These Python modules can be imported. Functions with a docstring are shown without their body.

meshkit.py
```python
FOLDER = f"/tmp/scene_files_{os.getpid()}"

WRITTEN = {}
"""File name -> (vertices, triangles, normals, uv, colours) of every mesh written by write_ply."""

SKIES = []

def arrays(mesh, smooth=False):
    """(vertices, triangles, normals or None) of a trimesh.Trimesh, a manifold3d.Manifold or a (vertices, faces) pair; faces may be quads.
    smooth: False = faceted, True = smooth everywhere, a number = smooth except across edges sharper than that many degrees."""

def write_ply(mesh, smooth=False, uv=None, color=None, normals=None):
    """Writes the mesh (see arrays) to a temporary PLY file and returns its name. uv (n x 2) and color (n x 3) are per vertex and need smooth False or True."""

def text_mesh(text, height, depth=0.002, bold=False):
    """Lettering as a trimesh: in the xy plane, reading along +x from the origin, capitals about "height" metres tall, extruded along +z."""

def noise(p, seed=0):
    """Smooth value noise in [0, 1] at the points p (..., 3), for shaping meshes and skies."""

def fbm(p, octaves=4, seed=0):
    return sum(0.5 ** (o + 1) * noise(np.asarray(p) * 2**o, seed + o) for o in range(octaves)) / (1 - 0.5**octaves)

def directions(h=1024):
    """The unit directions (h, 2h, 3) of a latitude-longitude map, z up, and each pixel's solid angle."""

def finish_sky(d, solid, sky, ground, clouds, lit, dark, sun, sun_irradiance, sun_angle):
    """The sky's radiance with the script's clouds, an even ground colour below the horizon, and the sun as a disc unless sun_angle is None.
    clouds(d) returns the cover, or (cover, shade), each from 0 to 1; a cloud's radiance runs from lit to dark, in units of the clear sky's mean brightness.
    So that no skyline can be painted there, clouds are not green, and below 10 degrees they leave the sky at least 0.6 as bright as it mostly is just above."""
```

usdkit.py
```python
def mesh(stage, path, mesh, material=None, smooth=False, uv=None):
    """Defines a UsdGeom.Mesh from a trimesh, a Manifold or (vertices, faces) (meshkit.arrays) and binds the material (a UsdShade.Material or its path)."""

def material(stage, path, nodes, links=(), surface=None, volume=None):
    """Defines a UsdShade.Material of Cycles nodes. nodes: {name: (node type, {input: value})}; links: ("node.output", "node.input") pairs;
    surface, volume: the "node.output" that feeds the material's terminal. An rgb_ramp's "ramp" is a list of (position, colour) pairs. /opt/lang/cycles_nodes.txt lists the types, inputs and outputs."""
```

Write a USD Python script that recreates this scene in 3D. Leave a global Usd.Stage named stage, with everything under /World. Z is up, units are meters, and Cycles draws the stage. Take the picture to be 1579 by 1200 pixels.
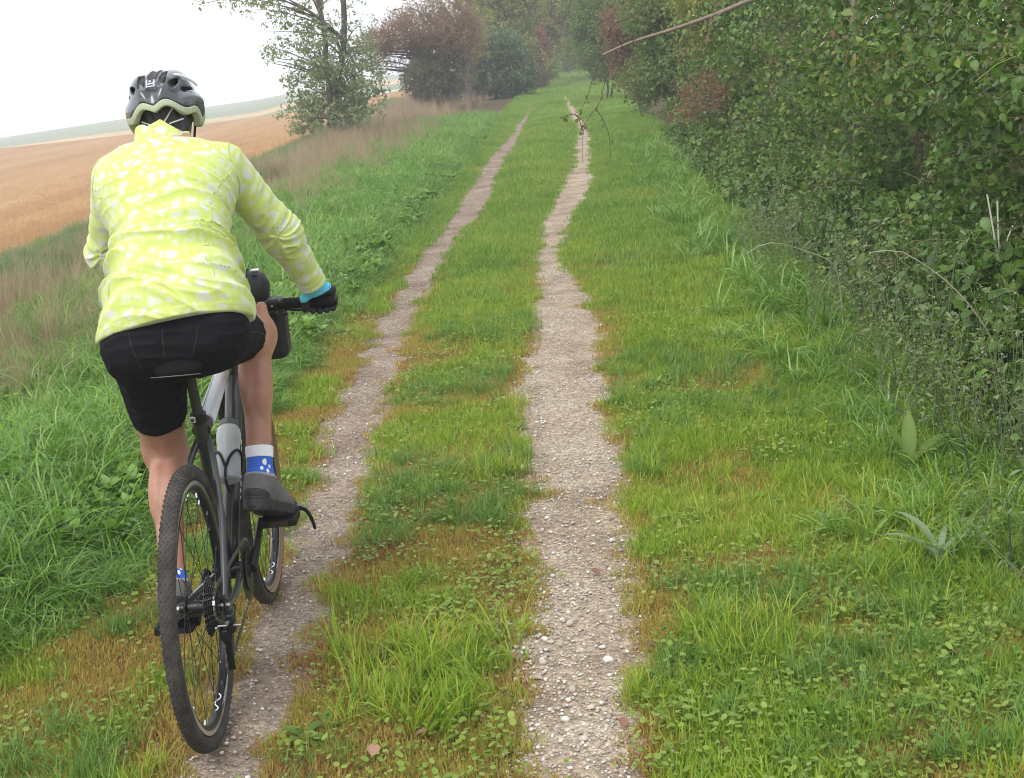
import math, re
import numpy as np, trimesh, manifold3d, usdkit, meshkit
from pxr import Usd, UsdGeom, UsdLux, UsdShade, Gf, Sdf, Vt

stage = Usd.Stage.CreateInMemory()
UsdGeom.SetStageUpAxis(stage, UsdGeom.Tokens.z)
UsdGeom.SetStageMetersPerUnit(stage, 1.0)
UsdGeom.Xform.Define(stage, '/World')
LOOKS = '/World/Looks/'
UsdGeom.Scope.Define(stage, '/World/Looks')

# ---------------------------------------------------------------- camera
F_PX, PITCH, ROLL, CAM_H = 2375.7, math.radians(12.384), math.radians(5.0), 1.65
fwd = np.array([0, math.cos(PITCH), -math.sin(PITCH)])
_r0 = np.array([1.0, 0, 0]); _u0 = np.cross(_r0, fwd)
cam_right = math.cos(ROLL) * _r0 - math.sin(ROLL) * _u0
cam_up = math.sin(ROLL) * _r0 + math.cos(ROLL) * _u0
cam = UsdGeom.Camera.Define(stage, '/World/camera')
cam.CreateHorizontalApertureAttr(36.0)
cam.CreateFocalLengthAttr(36.0 * F_PX / 1579.0)
cam.CreateClippingRangeAttr(Gf.Vec2f(0.05, 5000.0))
cam.CreateExposureAttr(0.85)
_m = np.eye(4); _m[0, :3], _m[1, :3], _m[2, :3], _m[3, :3] = cam_right, cam_up, -fwd, [0, 0, CAM_H]
cam.AddTransformOp().Set(Gf.Matrix4d(*_m.ravel().tolist()))

# ---------------------------------------------------------------- sky and sun (bright fog-white overcast)
SUN_EL, SUN_AZ = math.radians(52), math.radians(205)      # azimuth from +y towards +x
sky_mat = usdkit.material(stage, LOOKS + 'sky_overcast', {
    'tc': ('texture_coordinate', {}),
    'sky': ('sky_texture', {'sky_type': 'single_scattering', 'sun_disc': False, 'sun_elevation': SUN_EL, 'sun_rotation': SUN_AZ}),
    'nz': ('noise_texture', {'scale': 2.2, 'detail': 4.0, 'roughness': 0.55}),
    'rp': ('rgb_ramp', {'ramp': [(0.3, (6.5, 6.9, 7.5)), (0.7, (7.5, 7.75, 8.15))]}),
    'mx': ('mix_color', {'fac': 0.93, 'use_clamp': False}),
    'bg': ('background_shader', {'strength': 0.115})},
    [('tc.generated', 'nz.vector'), ('nz.fac', 'rp.fac'), ('sky.color', 'mx.a'), ('rp.color', 'mx.b'), ('mx.result', 'bg.color')], surface='bg.background')
dome = UsdLux.DomeLight.Define(stage, '/World/sky')
UsdShade.MaterialBindingAPI.Apply(dome.GetPrim()).Bind(sky_mat)
dome.GetPrim().SetCustomDataByKey('kind', 'structure')
sun = UsdLux.DistantLight.Define(stage, '/World/sun')
sun.CreateIntensityAttr(0.4); sun.CreateAngleAttr(35.0); sun.CreateNormalizeAttr(True); sun.CreateColorAttr(Gf.Vec3f(1.0, 0.97, 0.92))
_td = np.array([math.sin(SUN_AZ) * math.cos(SUN_EL), math.cos(SUN_AZ) * math.cos(SUN_EL), math.sin(SUN_EL)])
_sx = np.cross([0, 0, 1.0], _td); _sx /= np.linalg.norm(_sx); _sy = np.cross(_td, _sx)
_m = np.eye(4); _m[0, :3], _m[1, :3], _m[2, :3] = _sx, _sy, _td
sun.AddTransformOp().Set(Gf.Matrix4d(*_m.ravel().tolist()))

# ---------------------------------------------------------------- helpers
_used = {}
def numbered(parent, name):
    k = (parent, name); n = _used.get(k, 0); _used[k] = n + 1
    return name if n == 0 else '%s_%03d' % (name, n)

def tag(o, label=None, cat=None, group=None, kind=None):
    p = o.GetPrim() if hasattr(o, 'GetPrim') else o
    for k, v in (('label', label), ('category', cat), ('group', group), ('kind', kind)):
        if v: p.SetCustomDataByKey(k, v)
    return p

def pathof(parent): return '/World' if parent is None else str((parent.GetPrim() if hasattr(parent, 'GetPrim') else parent).GetPath())

def obj(name, mesh, m, parent=None, smooth=False, label=None, cat=None, group=None, kind=None, rnd=None, loc=None):
    """one Mesh prim under parent (or /World)"""
    pp = pathof(parent); path = pp + '/' + numbered(pp, name)
    me = usdkit.mesh(stage, path, mesh, m, smooth=smooth)
    if rnd is not None:
        UsdGeom.PrimvarsAPI(me).CreatePrimvar('rnd', Sdf.ValueTypeNames.FloatArray, 'vertex').Set(Vt.FloatArray.FromNumpy(np.asarray(rnd, np.float32)))
    if loc is not None: me.AddTranslateOp().Set(Gf.Vec3d(*map(float, loc)))
    return tag(me, label, cat, group, kind)

def thing(name, loc=(0, 0, 0), rz=0.0, label=None, cat=None, group=None, kind=None, parent=None):
    pp = pathof(parent); path = pp + '/' + numbered(pp, name)
    x = UsdGeom.Xform.Define(stage, path)
    x.AddTranslateOp().Set(Gf.Vec3d(*map(float, loc)))
    if rz: x.AddRotateZOp().Set(math.degrees(rz))
    return tag(x, label, cat, group, kind)

def quats(yaw, tilt, tdir):
    """orientation: tilt by 'tilt' about horizontal axis at tdir, after yaw about z; returns (n,4) wxyz"""
    a = np.stack([np.cos(yaw / 2), 0 * yaw, 0 * yaw, np.sin(yaw / 2)], 1)
    b = np.stack([np.cos(tilt / 2), np.sin(tilt / 2) * np.cos(tdir), np.sin(tilt / 2) * np.sin(tdir), 0 * tilt], 1)
    w1, x1, y1, z1 = b.T; w2, x2, y2, z2 = a.T
    return np.stack([w1*w2-x1*x2-y1*y2-z1*z2, w1*x2+x1*w2+y1*z2-z1*y2, w1*y2-x1*z2+y1*w2+z1*x2, w1*z2+x1*y2-y1*x2+z1*w2], 1)

def quat_to(dirs, roll):
    """quaternions turning +z to dirs (n,3), after a spin roll about z"""
    d = dirs / np.linalg.norm(dirs, axis=1, keepdims=True)
    ang = np.arccos(np.clip(d[:, 2], -1, 1)); ax = np.stack([-d[:, 1], d[:, 0]], 1)
    tdir = np.arctan2(ax[:, 1], ax[:, 0])
    return quats(roll, ang, tdir)

def scatter(name, protos, pos, q, sc, idx=None, parent=None, label=None, cat=None, group=None, kind='stuff', seed=1):
    """protos: [(proto_name, (v, f, rnd), material)]; a PointInstancer"""
    pp = pathof(parent); path = pp + '/' + numbered(pp, name)
    pi = UsdGeom.PointInstancer.Define(stage, path); targets = []
    for pn, (v, f, r), m in protos:
        targets.append(obj(pn, (v, f), m, pi, smooth=True, rnd=r).GetPath())
    n = len(pos); rng = np.random.default_rng(seed)
    if idx is None: idx = rng.integers(0, len(protos), n)
    pi.CreatePrototypesRel().SetTargets(targets)
    pi.CreatePositionsAttr(Vt.Vec3fArray.FromNumpy(np.asarray(pos, np.float32)))
    pi.CreateProtoIndicesAttr(Vt.IntArray.FromNumpy(np.asarray(idx, np.int32)))
    qq = np.asarray(q, np.float32)
    pi.CreateOrientationsAttr(Vt.QuathArray([Gf.Quath(float(a), float(b), float(c), float(d)) for a, b, c, d in qq]))
    s = np.asarray(sc, np.float32); s = np.repeat(s[:, None], 3, 1) if s.ndim == 1 else s
    pi.CreateScalesAttr(Vt.Vec3fArray.FromNumpy(np.ascontiguousarray(s)))
    return tag(pi, label, cat, group, kind)

def nz(x, y, s=1.0, seed=0, oct=3):
    x, y = np.broadcast_arrays(np.asarray(x, float), np.asarray(y, float))
    return meshkit.fbm(np.stack([x * s, y * s, np.full(x.shape, seed * 7.31)], -1), oct, seed)

def cat(meshes):
    """joins (v, f) pairs"""
    vs, fs, n = [], [], 0
    for m in meshes:
        v, f = (m.vertices, m.faces) if hasattr(m, 'vertices') else m[:2]
        vs.append(np.asarray(v)); fs.append(np.asarray(f) + n); n += len(v)
    return np.vstack(vs), np.vstack(fs)

def tube(pts, r, n=10, closed=False, flat=None):
    """tube along pts with radius r (number or per point); flat=(a,b) squashes the section"""
    P = np.asarray(pts, float); k = len(P); r = np.broadcast_to(np.asarray(r, float), (k,))
    T = np.gradient(P, axis=0) if not closed else (np.roll(P, -1, 0) - np.roll(P, 1, 0))
    T /= np.maximum(np.linalg.norm(T, axis=1, keepdims=True), 1e-12)
    ref = np.array([0, 0, 1.0]) if abs(T[:, 2]).mean() < .8 else np.array([1.0, 0, 0])
    U = np.cross(ref, T); U /= np.maximum(np.linalg.norm(U, axis=1, keepdims=True), 1e-9); V = np.cross(T, U)
    a = np.linspace(0, 2 * np.pi, n, endpoint=False); ca, sa = np.cos(a), np.sin(a)
    fa, fb = flat or (1, 1)
    v = (P[:, None] + r[:, None, None] * (fa * ca[None, :, None] * U[:, None] + fb * sa[None, :, None] * V[:, None])).reshape(-1, 3)
    i = np.arange(k if closed else k - 1)[:, None]; j = np.arange(n)[None]
    A = (i * n + j); B = (i * n + (j + 1) % n); C = ((i + 1) % k * n + (j + 1) % n); D = ((i + 1) % k * n + j)
    f = np.vstack([np.stack([A, B, C], -1).reshape(-1, 3), np.stack([A, C, D], -1).reshape(-1, 3)])
    if not closed:
        c0, c1 = len(v), len(v) + 1; v = np.vstack([v, P[:1], P[-1:]]); j = np.arange(n)
        f = np.vstack([f, np.stack([np.full(n, c0), (j + 1) % n, j], 1), np.stack([np.full(n, c1), (k - 1) * n + j, (k - 1) * n + (j + 1) % n], 1)])
    return v, f

def smooth_path(pts, n=24):
    P = np.asarray(pts, float); t = np.r_[0, np.cumsum(np.linalg.norm(np.diff(P, axis=0), axis=1))]
    from scipy.interpolate import PchipInterpolator
    return PchipInterpolator(t, P)(np.linspace(0, t[-1], n))

def rbox(size, r=0.005, at=(0, 0, 0), rot=None):
    """box with rounded edges (hull of eight small spheres)"""
    s = np.asarray(size, float) / 2 - r
    sp = manifold3d.Manifold.sphere(r, 12)
    m = manifold3d.Manifold.batch_hull([sp.translate([s[0]*a, s[1]*b, s[2]*c]) for a in (-1, 1) for b in (-1, 1) for c in (-1, 1)]).to_mesh()
    v = np.array(m.vert_properties[:, :3], float)
    if rot is not None: v = v @ np.asarray(rot).T
    return v + np.asarray(at), np.array(m.tri_verts)

def rot_x(a): c, s = math.cos(a), math.sin(a); return np.array([[1, 0, 0], [0, c, -s], [0, s, c]])
def rot_y(a): c, s = math.cos(a), math.sin(a); return np.array([[c, 0, s], [0, 1, 0], [-s, 0, c]])
def rot_z(a): c, s = math.cos(a), math.sin(a); return np.array([[c, -s, 0], [s, c, 0], [0, 0, 1]])

def revolve_x(prof, n=96):
    """closed profile [(x, radius)] revolved about the x axis through the origin"""
    p = np.asarray(prof, float); k = len(p); a = np.linspace(0, 2 * np.pi, n, endpoint=False)
    v = np.stack([np.repeat(p[None, :, 0], n, 0), p[None, :, 1] * np.cos(a)[:, None], p[None, :, 1] * np.sin(a)[:, None]], -1).reshape(-1, 3)
    i = np.arange(n)[:, None]; j = np.arange(k)[None]
    A = i * k + j; B = i * k + (j + 1) % k; C = (i + 1) % n * k + (j + 1) % k; D = (i + 1) % n * k + j
    return v, np.vstack([np.stack([A, C, B], -1).reshape(-1, 3), np.stack([A, D, C], -1).reshape(-1, 3)])

# ---------------------------------------------------------------- materials
def plain(name, c, rough=.5, metal=0., spec=.5, bump=None, var=None, coat=0., sheen=0.):
    """principled; var=(scale, amount) varies the colour, bump=(scale, distance) adds fine relief (object space)"""
    n = {'p': ('principled_bsdf', {'base_color': c, 'roughness': rough, 'metallic': metal, 'specular_ior_level': spec, 'coat_weight': coat, 'sheen_weight': sheen})}
    l = []
    if var or bump: n['g'] = ('geometry', {})
    if var:
        c = np.array(c)
        n['vn'] = ('noise_texture', {'scale': var[0], 'detail': 4.0, 'roughness': .6})
        n['vr'] = ('rgb_ramp', {'ramp': [(.25, tuple(c * (1 - var[1]))), (.75, tuple(np.minimum(c * (1 + var[1]), .95)))]})
        l += [('g.position', 'vn.vector'), ('vn.fac', 'vr.fac'), ('vr.color', 'p.base_color')]
    if bump:
        n['bn'] = ('noise_texture', {'scale': bump[0], 'detail': 3.0}); n['bp'] = ('bump', {'strength': .6, 'distance': bump[1]})
        l += [('g.position', 'bn.vector'), ('bn.fac', 'bp.height'), ('bp.normal', 'p.normal')]
    return usdkit.material(stage, LOOKS + name, n, l, surface='p.BSDF')

def leafy(name, stops, nscale=1.2, wr=(.5, .25, .25), rough=.5, trans=.35, spec=.35):
    """foliage: colour from each blade's own random number, each copy's, and a broad patch noise; light shines through"""
    n = {'a': ('attribute', {'attribute': 'rnd'}), 'o': ('object_info', {}), 'g': ('geometry', {}),
         'nz': ('noise_texture', {'scale': nscale, 'detail': 3.0}),
         'm1': ('math', {'math_type': 'multiply', 'value2': wr[0]}), 'm2': ('math', {'math_type': 'multiply_add', 'value2': wr[1]}),
         'nr': ('map_range', {'from_min': .3, 'from_max': .7, 'to_min': 0., 'to_max': 1., 'clamp': True}), 'm3': ('math', {'math_type': 'multiply_add', 'value2': wr[2]}),
         'r': ('rgb_ramp', {'ramp': stops}), 'p': ('principled_bsdf', {'roughness': rough, 'specular_ior_level': spec}),
         't': ('translucent_bsdf', {}), 'x': ('mix_closure', {'fac': trans})}
    l = [('a.fac', 'm1.value1'), ('o.random', 'm2.value1'), ('m1.value', 'm2.value3'), ('g.position', 'nz.vector'), ('nz.fac', 'nr.value'), ('nr.result', 'm3.value1'), ('m2.value', 'm3.value3'),
         ('m3.value', 'r.fac'), ('r.color', 'p.base_color'), ('r.color', 't.color'), ('p.BSDF', 'x.closure1'), ('t.BSDF', 'x.closure2')]
    return usdkit.material(stage, LOOKS + name, n, l, surface='x.closure')
# ================================================================ THE LAND
_RY = [1, 3.27, 3.63, 4.06, 4.59, 5.26, 5.96, 6.74, 7.7, 8.8, 10.5, 12.2, 14.4, 17.4, 22.1, 30.6, 44.8, 52, 100, 160]
_RL = [.0, .01, -.05, -.06, .02, .05, .04, .01, .04, .15, .22, .25, .36, .63, 1.13, 1.67, 2.18, 2.5, 5.2, 8.5]
_RR = [.22, .23, .25, .28, .31, .35, .39, .43, .48, .53, .57, .49, .67, 1.13, 1.45, 2.01, 2.48, 2.72, 5.5, 8.8]
_LY = [1, 3.5, 3.83, 4.27, 4.83, 5.55, 6.5, 7.83, 9.75, 12.8, 18.4, 23.7, 32.7, 50.1, 53, 100, 160]
_LL = [-1.02, -1.01, -1.03, -.95, -.89, -.86, -.89, -.90, -.86, -.72, -.40, -.14, .48, 1.44, 1.63, 4.3, 7.6]
_LR = [-.70, -.70, -.70, -.65, -.64, -.63, -.61, -.62, -.58, -.43, .01, .25, .77, 1.63, 1.80, 4.6, 7.9]
def widen(y): t = np.clip((np.asarray(y, float) - 7) / 6, 0, 1); return 1 - t * t * (3 - 2 * t)
def rl(y): return np.interp(y, _RY, _RL) - .05 * widen(y) + .10 * (nz(0, y, 2.3, 11) - .5) + .05 * (nz(0, y, 9., 12) - .5)
def rr(y): return np.interp(y, _RY, _RR) + .055 * widen(y) + .10 * (nz(0, y, 2.1, 13) - .5) + .05 * (nz(0, y, 9., 14) - .5)
def ll(y): return np.interp(y, _LY, _LL) - .02 * widen(y) + .08 * (nz(0, y, 2.2, 15) - .5) + .04 * (nz(0, y, 9., 16) - .5)
def lr(y): return np.interp(y, _LY, _LR) + .05 * widen(y) + .08 * (nz(0, y, 2.4, 17) - .5) + .04 * (nz(0, y, 9., 18) - .5)
def track_in(x, y):
    """how far inside a wheel track (metres, negative outside)"""
    return np.maximum(np.minimum(x - rl(y), rr(y) - x), np.minimum(x - ll(y), lr(y) - x))
def edge_x(y): return np.interp(y, [0, 9, 14.7, 17.2, 30.6, 61, 130], [-5.3, -4.95, -4.76, -4.67, -4.04, -3.8, -2.4])     # field edge
def verge_x(y): return np.interp(y, [0, 3.6, 4.24, 4.83, 6.07, 7.66, 11.2, 18.75, 39, 60], [-1.75, -1.72, -1.54, -1.27, -1.33, -1.12, -.95, -.55, .5, 1.6])  # where the tall grass begins
def hedge_x(y): return np.interp(y, [0, 4.5, 5.6, 7.3, 9.05, 11, 13.6, 17.65, 26.6, 45, 60, 100], [1.75, 1.75, 1.9, 1.93, 2.01, 2.14, 2.19, 2.35, 2.85, 3.6, 4.5, 7.2])
def ss(a, b, x): t = np.clip((x - a) / (b - a), 0, 1); return t * t * (3 - 2 * t)
def gz(x, y):
    """height of the ground"""
    x, y = np.broadcast_arrays(np.asarray(x, float), np.asarray(y, float))
    d = np.maximum(edge_x(np.clip(y, 0, 130)) - x, 0)
    z = -2.9 * (1 - np.exp(-d / 14.0)) * ss(0, 30, d + y)
    near = 1 - ss(18, 40, y)
    z = z + near * (.05 * (nz(x, y, 1.3, 3) - .5) + .03 * (nz(x, y, 5., 4, 2) - .5)) * ss(-.02, .25, -track_in(x, np.clip(y, 1, 159)))
    z = z + .05 * ss(0, .5, -(x - verge_x(y))) * (1 - ss(30, 60, y))
    return z + .35 * ss(2.2, 6, x - np.interp(y, [0, 60], [0, 2.5]))
def ground_z(x, y): return gz(x, y) - .035 * ss(-.02, .05, track_in(x, np.clip(y, 1, 159))) - .6 * ss(.2, 2.0, edge_x(np.clip(y, 0, 130)) - x)

def grid_mesh(xs, ys, zf):
    X, Y = np.meshgrid(xs, ys); v = np.stack([X, Y, zf(X, Y)], -1).reshape(-1, 3); n = len(xs)
    i, j = np.meshgrid(np.arange(len(ys) - 1), np.arange(n - 1), indexing='ij'); a = (i * n + j).ravel()
    return v, np.vstack([np.stack([a, a + 1, a + n + 1], 1), np.stack([a, a + n + 1, a + n], 1)])

ground_mat = usdkit.material(stage, LOOKS + 'ground_soil', {
    'g': ('geometry', {}), 'n1': ('noise_texture', {'scale': 3.0, 'detail': 5.0, 'roughness': .6}), 'n2': ('noise_texture', {'scale': 60.0, 'detail': 4.0}),
    'r1': ('rgb_ramp', {'ramp': [(.3, (.065, .070, .022)), (.5, (.10, .078, .034)), (.68, (.11, .068, .042))]}),
    'r2': ('rgb_ramp', {'ramp': [(.3, (.45, .45, .45)), (.7, (1.3, 1.3, 1.3))]}),
    'mx': ('mix_color', {'blend_type': 'multiply', 'fac': 1.0}),
    'b': ('bump', {'strength': .8, 'distance': .01}), 'p': ('principled_bsdf', {'roughness': .95, 'specular_ior_level': .1})},
    [('g.position', 'n1.vector'), ('g.position', 'n2.vector'), ('n1.fac', 'r1.fac'), ('n2.fac', 'r2.fac'), ('r1.color', 'mx.a'), ('r2.color', 'mx.b'), ('mx.result', 'p.base_color'),
     ('n2.fac', 'b.height'), ('b.normal', 'p.normal')], surface='p.BSDF')
xs = np.unique(np.round(np.r_[-60, -40, -25, -16, np.arange(-12, -6, .5), np.arange(-6, -2.4, .15), np.arange(-2.4, 3.2, .055), np.arange(3.2, 10, .4), 14, 25, 60, 150], 3))
ys = np.unique(np.round(np.r_[-40, -15, -5, 0, 1.5, np.arange(2.5, 14, .07), np.arange(14, 30, .2), np.arange(30, 64, .8), np.arange(64, 134, 4)], 3))
obj('ground', grid_mesh(xs, ys, ground_z), ground_mat, smooth=True, kind='structure', label='grassy earth of the lane and its verges', cat='ground')

# arable field: sheet just above the ground, left of the verge
field_mat = usdkit.material(stage, LOOKS + 'field_stubble', {
    'g': ('geometry', {}), 'mp': ('mapping', {'scale': (1.0, .12, 1.0)}), 'n1': ('noise_texture', {'scale': .35, 'detail': 5.0, 'roughness': .6}), 'n2': ('noise_texture', {'scale': 9.0, 'detail': 4.0}),
    'r1': ('rgb_ramp', {'ramp': [(.3, (.29, .155, .060)), (.55, (.35, .20, .086)), (.75, (.385, .25, .12))]}),
    'r2': ('rgb_ramp', {'ramp': [(.3, (.7, .7, .7)), (.7, (1.2, 1.2, 1.2))]}), 'mx': ('mix_color', {'blend_type': 'multiply', 'fac': 1.0}),
    'b': ('bump', {'strength': .7, 'distance': .05}), 'p': ('principled_bsdf', {'roughness': .95, 'specular_ior_level': .1})},
    [('g.position', 'mp.vector'), ('mp.vector', 'n1.vector'), ('g.position', 'n2.vector'), ('n1.fac', 'r1.fac'), ('n2.fac', 'r2.fac'), ('r1.color', 'mx.a'), ('r2.color', 'mx.b'), ('mx.result', 'p.base_color'),
     ('n2.fac', 'b.height'), ('b.normal', 'p.normal')], surface='p.BSDF')
ts = np.r_[np.linspace(0, 6, 13), np.linspace(7, 30, 16), np.linspace(34, 160, 16)]
fy = np.r_[np.arange(-6, 60, 1.5), np.linspace(60, 128, 24)]
T, FY = np.meshgrid(ts, fy); FX = edge_x(np.clip(FY, 0, 130)) - .1 - T
fv = np.stack([FX, FY, gz(FX, FY) + .03 + .02 * (nz(FX, FY, .8, 21) - .5)], -1).reshape(-1, 3); n = len(ts)
i, j = np.meshgrid(np.arange(len(fy) - 1), np.arange(n - 1), indexing='ij'); a = (i * n + j).ravel()
obj('field', (fv, np.vstack([np.stack([a, a + n + 1, a + 1], 1), np.stack([a, a + n, a + n + 1], 1)])), field_mat, smooth=True, kind='structure', label='orange brown harvested field left of the lane', cat='field')

# pale far strip and the far ridge: rolling land beyond the field
def hill_mat(name, c, c2):
    return usdkit.material(stage, LOOKS + name, {'g': ('geometry', {}), 'n': ('noise_texture', {'scale': .05, 'detail': 5.0}), 'r': ('rgb_ramp', {'ramp': [(.35, c), (.65, c2)]}),
        'p': ('principled_bsdf', {'roughness': .95, 'specular_ior_level': .1})}, [('g.position', 'n.vector'), ('n.fac', 'r.fac'), ('r.color', 'p.base_color')], surface='p.BSDF')
def ridge(rows, az0=-32, az1=16, n=80):
    """rows: (distance, [(azimuth, elevation)]) -> one sheet"""
    az = np.linspace(az0, az1, n); out = []
    for D, prof in rows:
        el = np.interp(az, [p[0] for p in prof], [p[1] for p in prof])
        out.append(np.stack([D * np.tan(np.radians(az)), np.full(n, float(D)), CAM_H + D / np.cos(np.radians(az)) * np.tan(np.radians(el))], 1))
    v = np.vstack(out); i, j = np.meshgrid(np.arange(len(rows) - 1), np.arange(n - 1), indexing='ij'); a = (i * n + j).ravel()
    return v, np.vstack([np.stack([a, a + 1, a + n + 1], 1), np.stack([a, a + n + 1, a + n], 1)])
_ridge = [(-32, -2.5), (-18.4, -1.55), (-13, -1.22), (-8.3, -.98), (-4.6, -.60), (0, -.35), (16, -.2)]
_low = [(a, e - .55) for a, e in _ridge]; _f = [(-32, -3.0), (-18.4, -1.98), (-8.3, -1.52), (-4.6, -.86), (0, -.7), (16, -.7)]
obj('stubble_strip', ridge([(128, [(a, e - .05) for a, e in _f]), (140, [(a, e + .1) for a, e in _f]), (150, [(a, e + .02) for a, e in _f])]), hill_mat('pale_stubble', (.40, .29, .16), (.44, .33, .20)), smooth=True, kind='structure', label='pale straw strip at the far end of the field', cat='field')
obj('hill', ridge([(143, [(a, e - .25) for a, e in _f]), (220, _low), (340, [(a, e - .14) for a, e in _ridge]), (430, _ridge), (480, [(a, e - .4) for a, e in _ridge])]), hill_mat('far_green', (.13, .17, .075), (.20, .20, .10)), smooth=True, kind='structure', label='low green hill fading into the mist beyond the field', cat='hill')

# the two wheel tracks
def gravel_material(name, stops, white): return usdkit.material(stage, LOOKS + name, {
    'g': ('geometry', {}), 'n1': ('noise_texture', {'scale': 2.2, 'detail': 5.0, 'roughness': .6}), 'v': ('voronoi_texture', {'scale': 105.0}), 'v2': ('voronoi_texture', {'scale': 190.0}), 'n3': ('noise_texture', {'scale': 45.0, 'detail': 5.0, 'roughness': .7}),
    'r1': ('rgb_ramp', {'ramp': stops}),
    'sv': ('separate_color', {'color_type': 'rgb'}), 'rv': ('rgb_ramp', {'ramp': [(.0, (.55, .55, .55)), (.6, (1.0, 1.0, 1.0)), (.85, (1.25, 1.25, 1.22)), (1., (white, white, white * .97))]}),
    'rn': ('rgb_ramp', {'ramp': [(.3, (.6, .6, .6)), (.7, (1.25, 1.25, 1.25))]}),
    'm1': ('mix_color', {'blend_type': 'multiply', 'fac': .75}), 'm2': ('mix_color', {'blend_type': 'multiply', 'fac': 1.0}),
    'ad': ('math', {'math_type': 'multiply_add', 'value2': -.6}), 'b': ('bump', {'strength': 1.0, 'distance': .012}), 'p': ('principled_bsdf', {'roughness': .85, 'specular_ior_level': .25})},
    [('g.position', 'n1.vector'), ('g.position', 'v.vector'), ('g.position', 'v2.vector'), ('g.position', 'n3.vector'), ('n1.fac', 'r1.fac'), ('v.color', 'sv.color'), ('sv.r', 'rv.fac'), ('n3.fac', 'rn.fac'),
     ('r1.color', 'm1.a'), ('rv.color', 'm1.b'), ('m1.result', 'm2.a'), ('rn.color', 'm2.b'), ('m2.result', 'p.base_color'), ('v.distance', 'ad.value1'), ('n3.fac', 'ad.value3'), ('ad.value', 'b.height'), ('b.normal', 'p.normal')], surface='p.BSDF')
def track_mesh(fl, fr):
    ys = np.unique(np.round(np.r_[np.arange(1.5, 9, .025), np.arange(9, 20, .08), np.arange(20, 55.4, .4)], 3)); t = np.linspace(-.12, 1.12, 30)
    Lx, Rx = fl(ys), fr(ys); X = Lx[:, None] + (Rx - Lx)[:, None] * t[None]; Y = np.repeat(ys[:, None], len(t), 1)
    Zb = gz(X, Y) - .012 - .02 * np.maximum(np.abs(t[None] - .5) - .5, 0) / .12
    Zb = Zb + .012 * (nz(X, Y, 9., 31) - .5) * (1 - ss(15, 30, Y)) + .010 * (nz(X, Y, 40., 32, 2) - .5) * (1 - ss(7, 12, Y))
    v = np.stack([X, Y, Zb], -1).reshape(-1, 3); n = len(t); i, j = np.meshgrid(np.arange(len(ys) - 1), np.arange(n - 1), indexing='ij'); a = (i * n + j).ravel()
    return v, np.vstack([np.stack([a, a + 1, a + n + 1], 1), np.stack([a, a + n + 1, a + n], 1)])
gravel_mat = gravel_material('gravel_pale', [(.32, (.25, .182, .125)), (.5, (.38, .295, .212)), (.66, (.47, .385, .29))], 1.75)
soil_mat = gravel_material('gravel_brown_soil', [(.32, (.19, .135, .098)), (.5, (.275, .205, .152)), (.66, (.35, .275, .215))], 1.6)
right_track = obj('gravel_track', track_mesh(rl, rr), gravel_mat, smooth=True, kind='structure', label='right hand bare gravel wheel track of the grassy lane', cat='track')
left_track = obj('gravel_track', track_mesh(ll, lr), soil_mat, smooth=True, kind='structure', label='left hand bare gravel wheel track under the bicycle', cat='track')
def track_z(x, y): return gz(x, y) - .012
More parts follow.
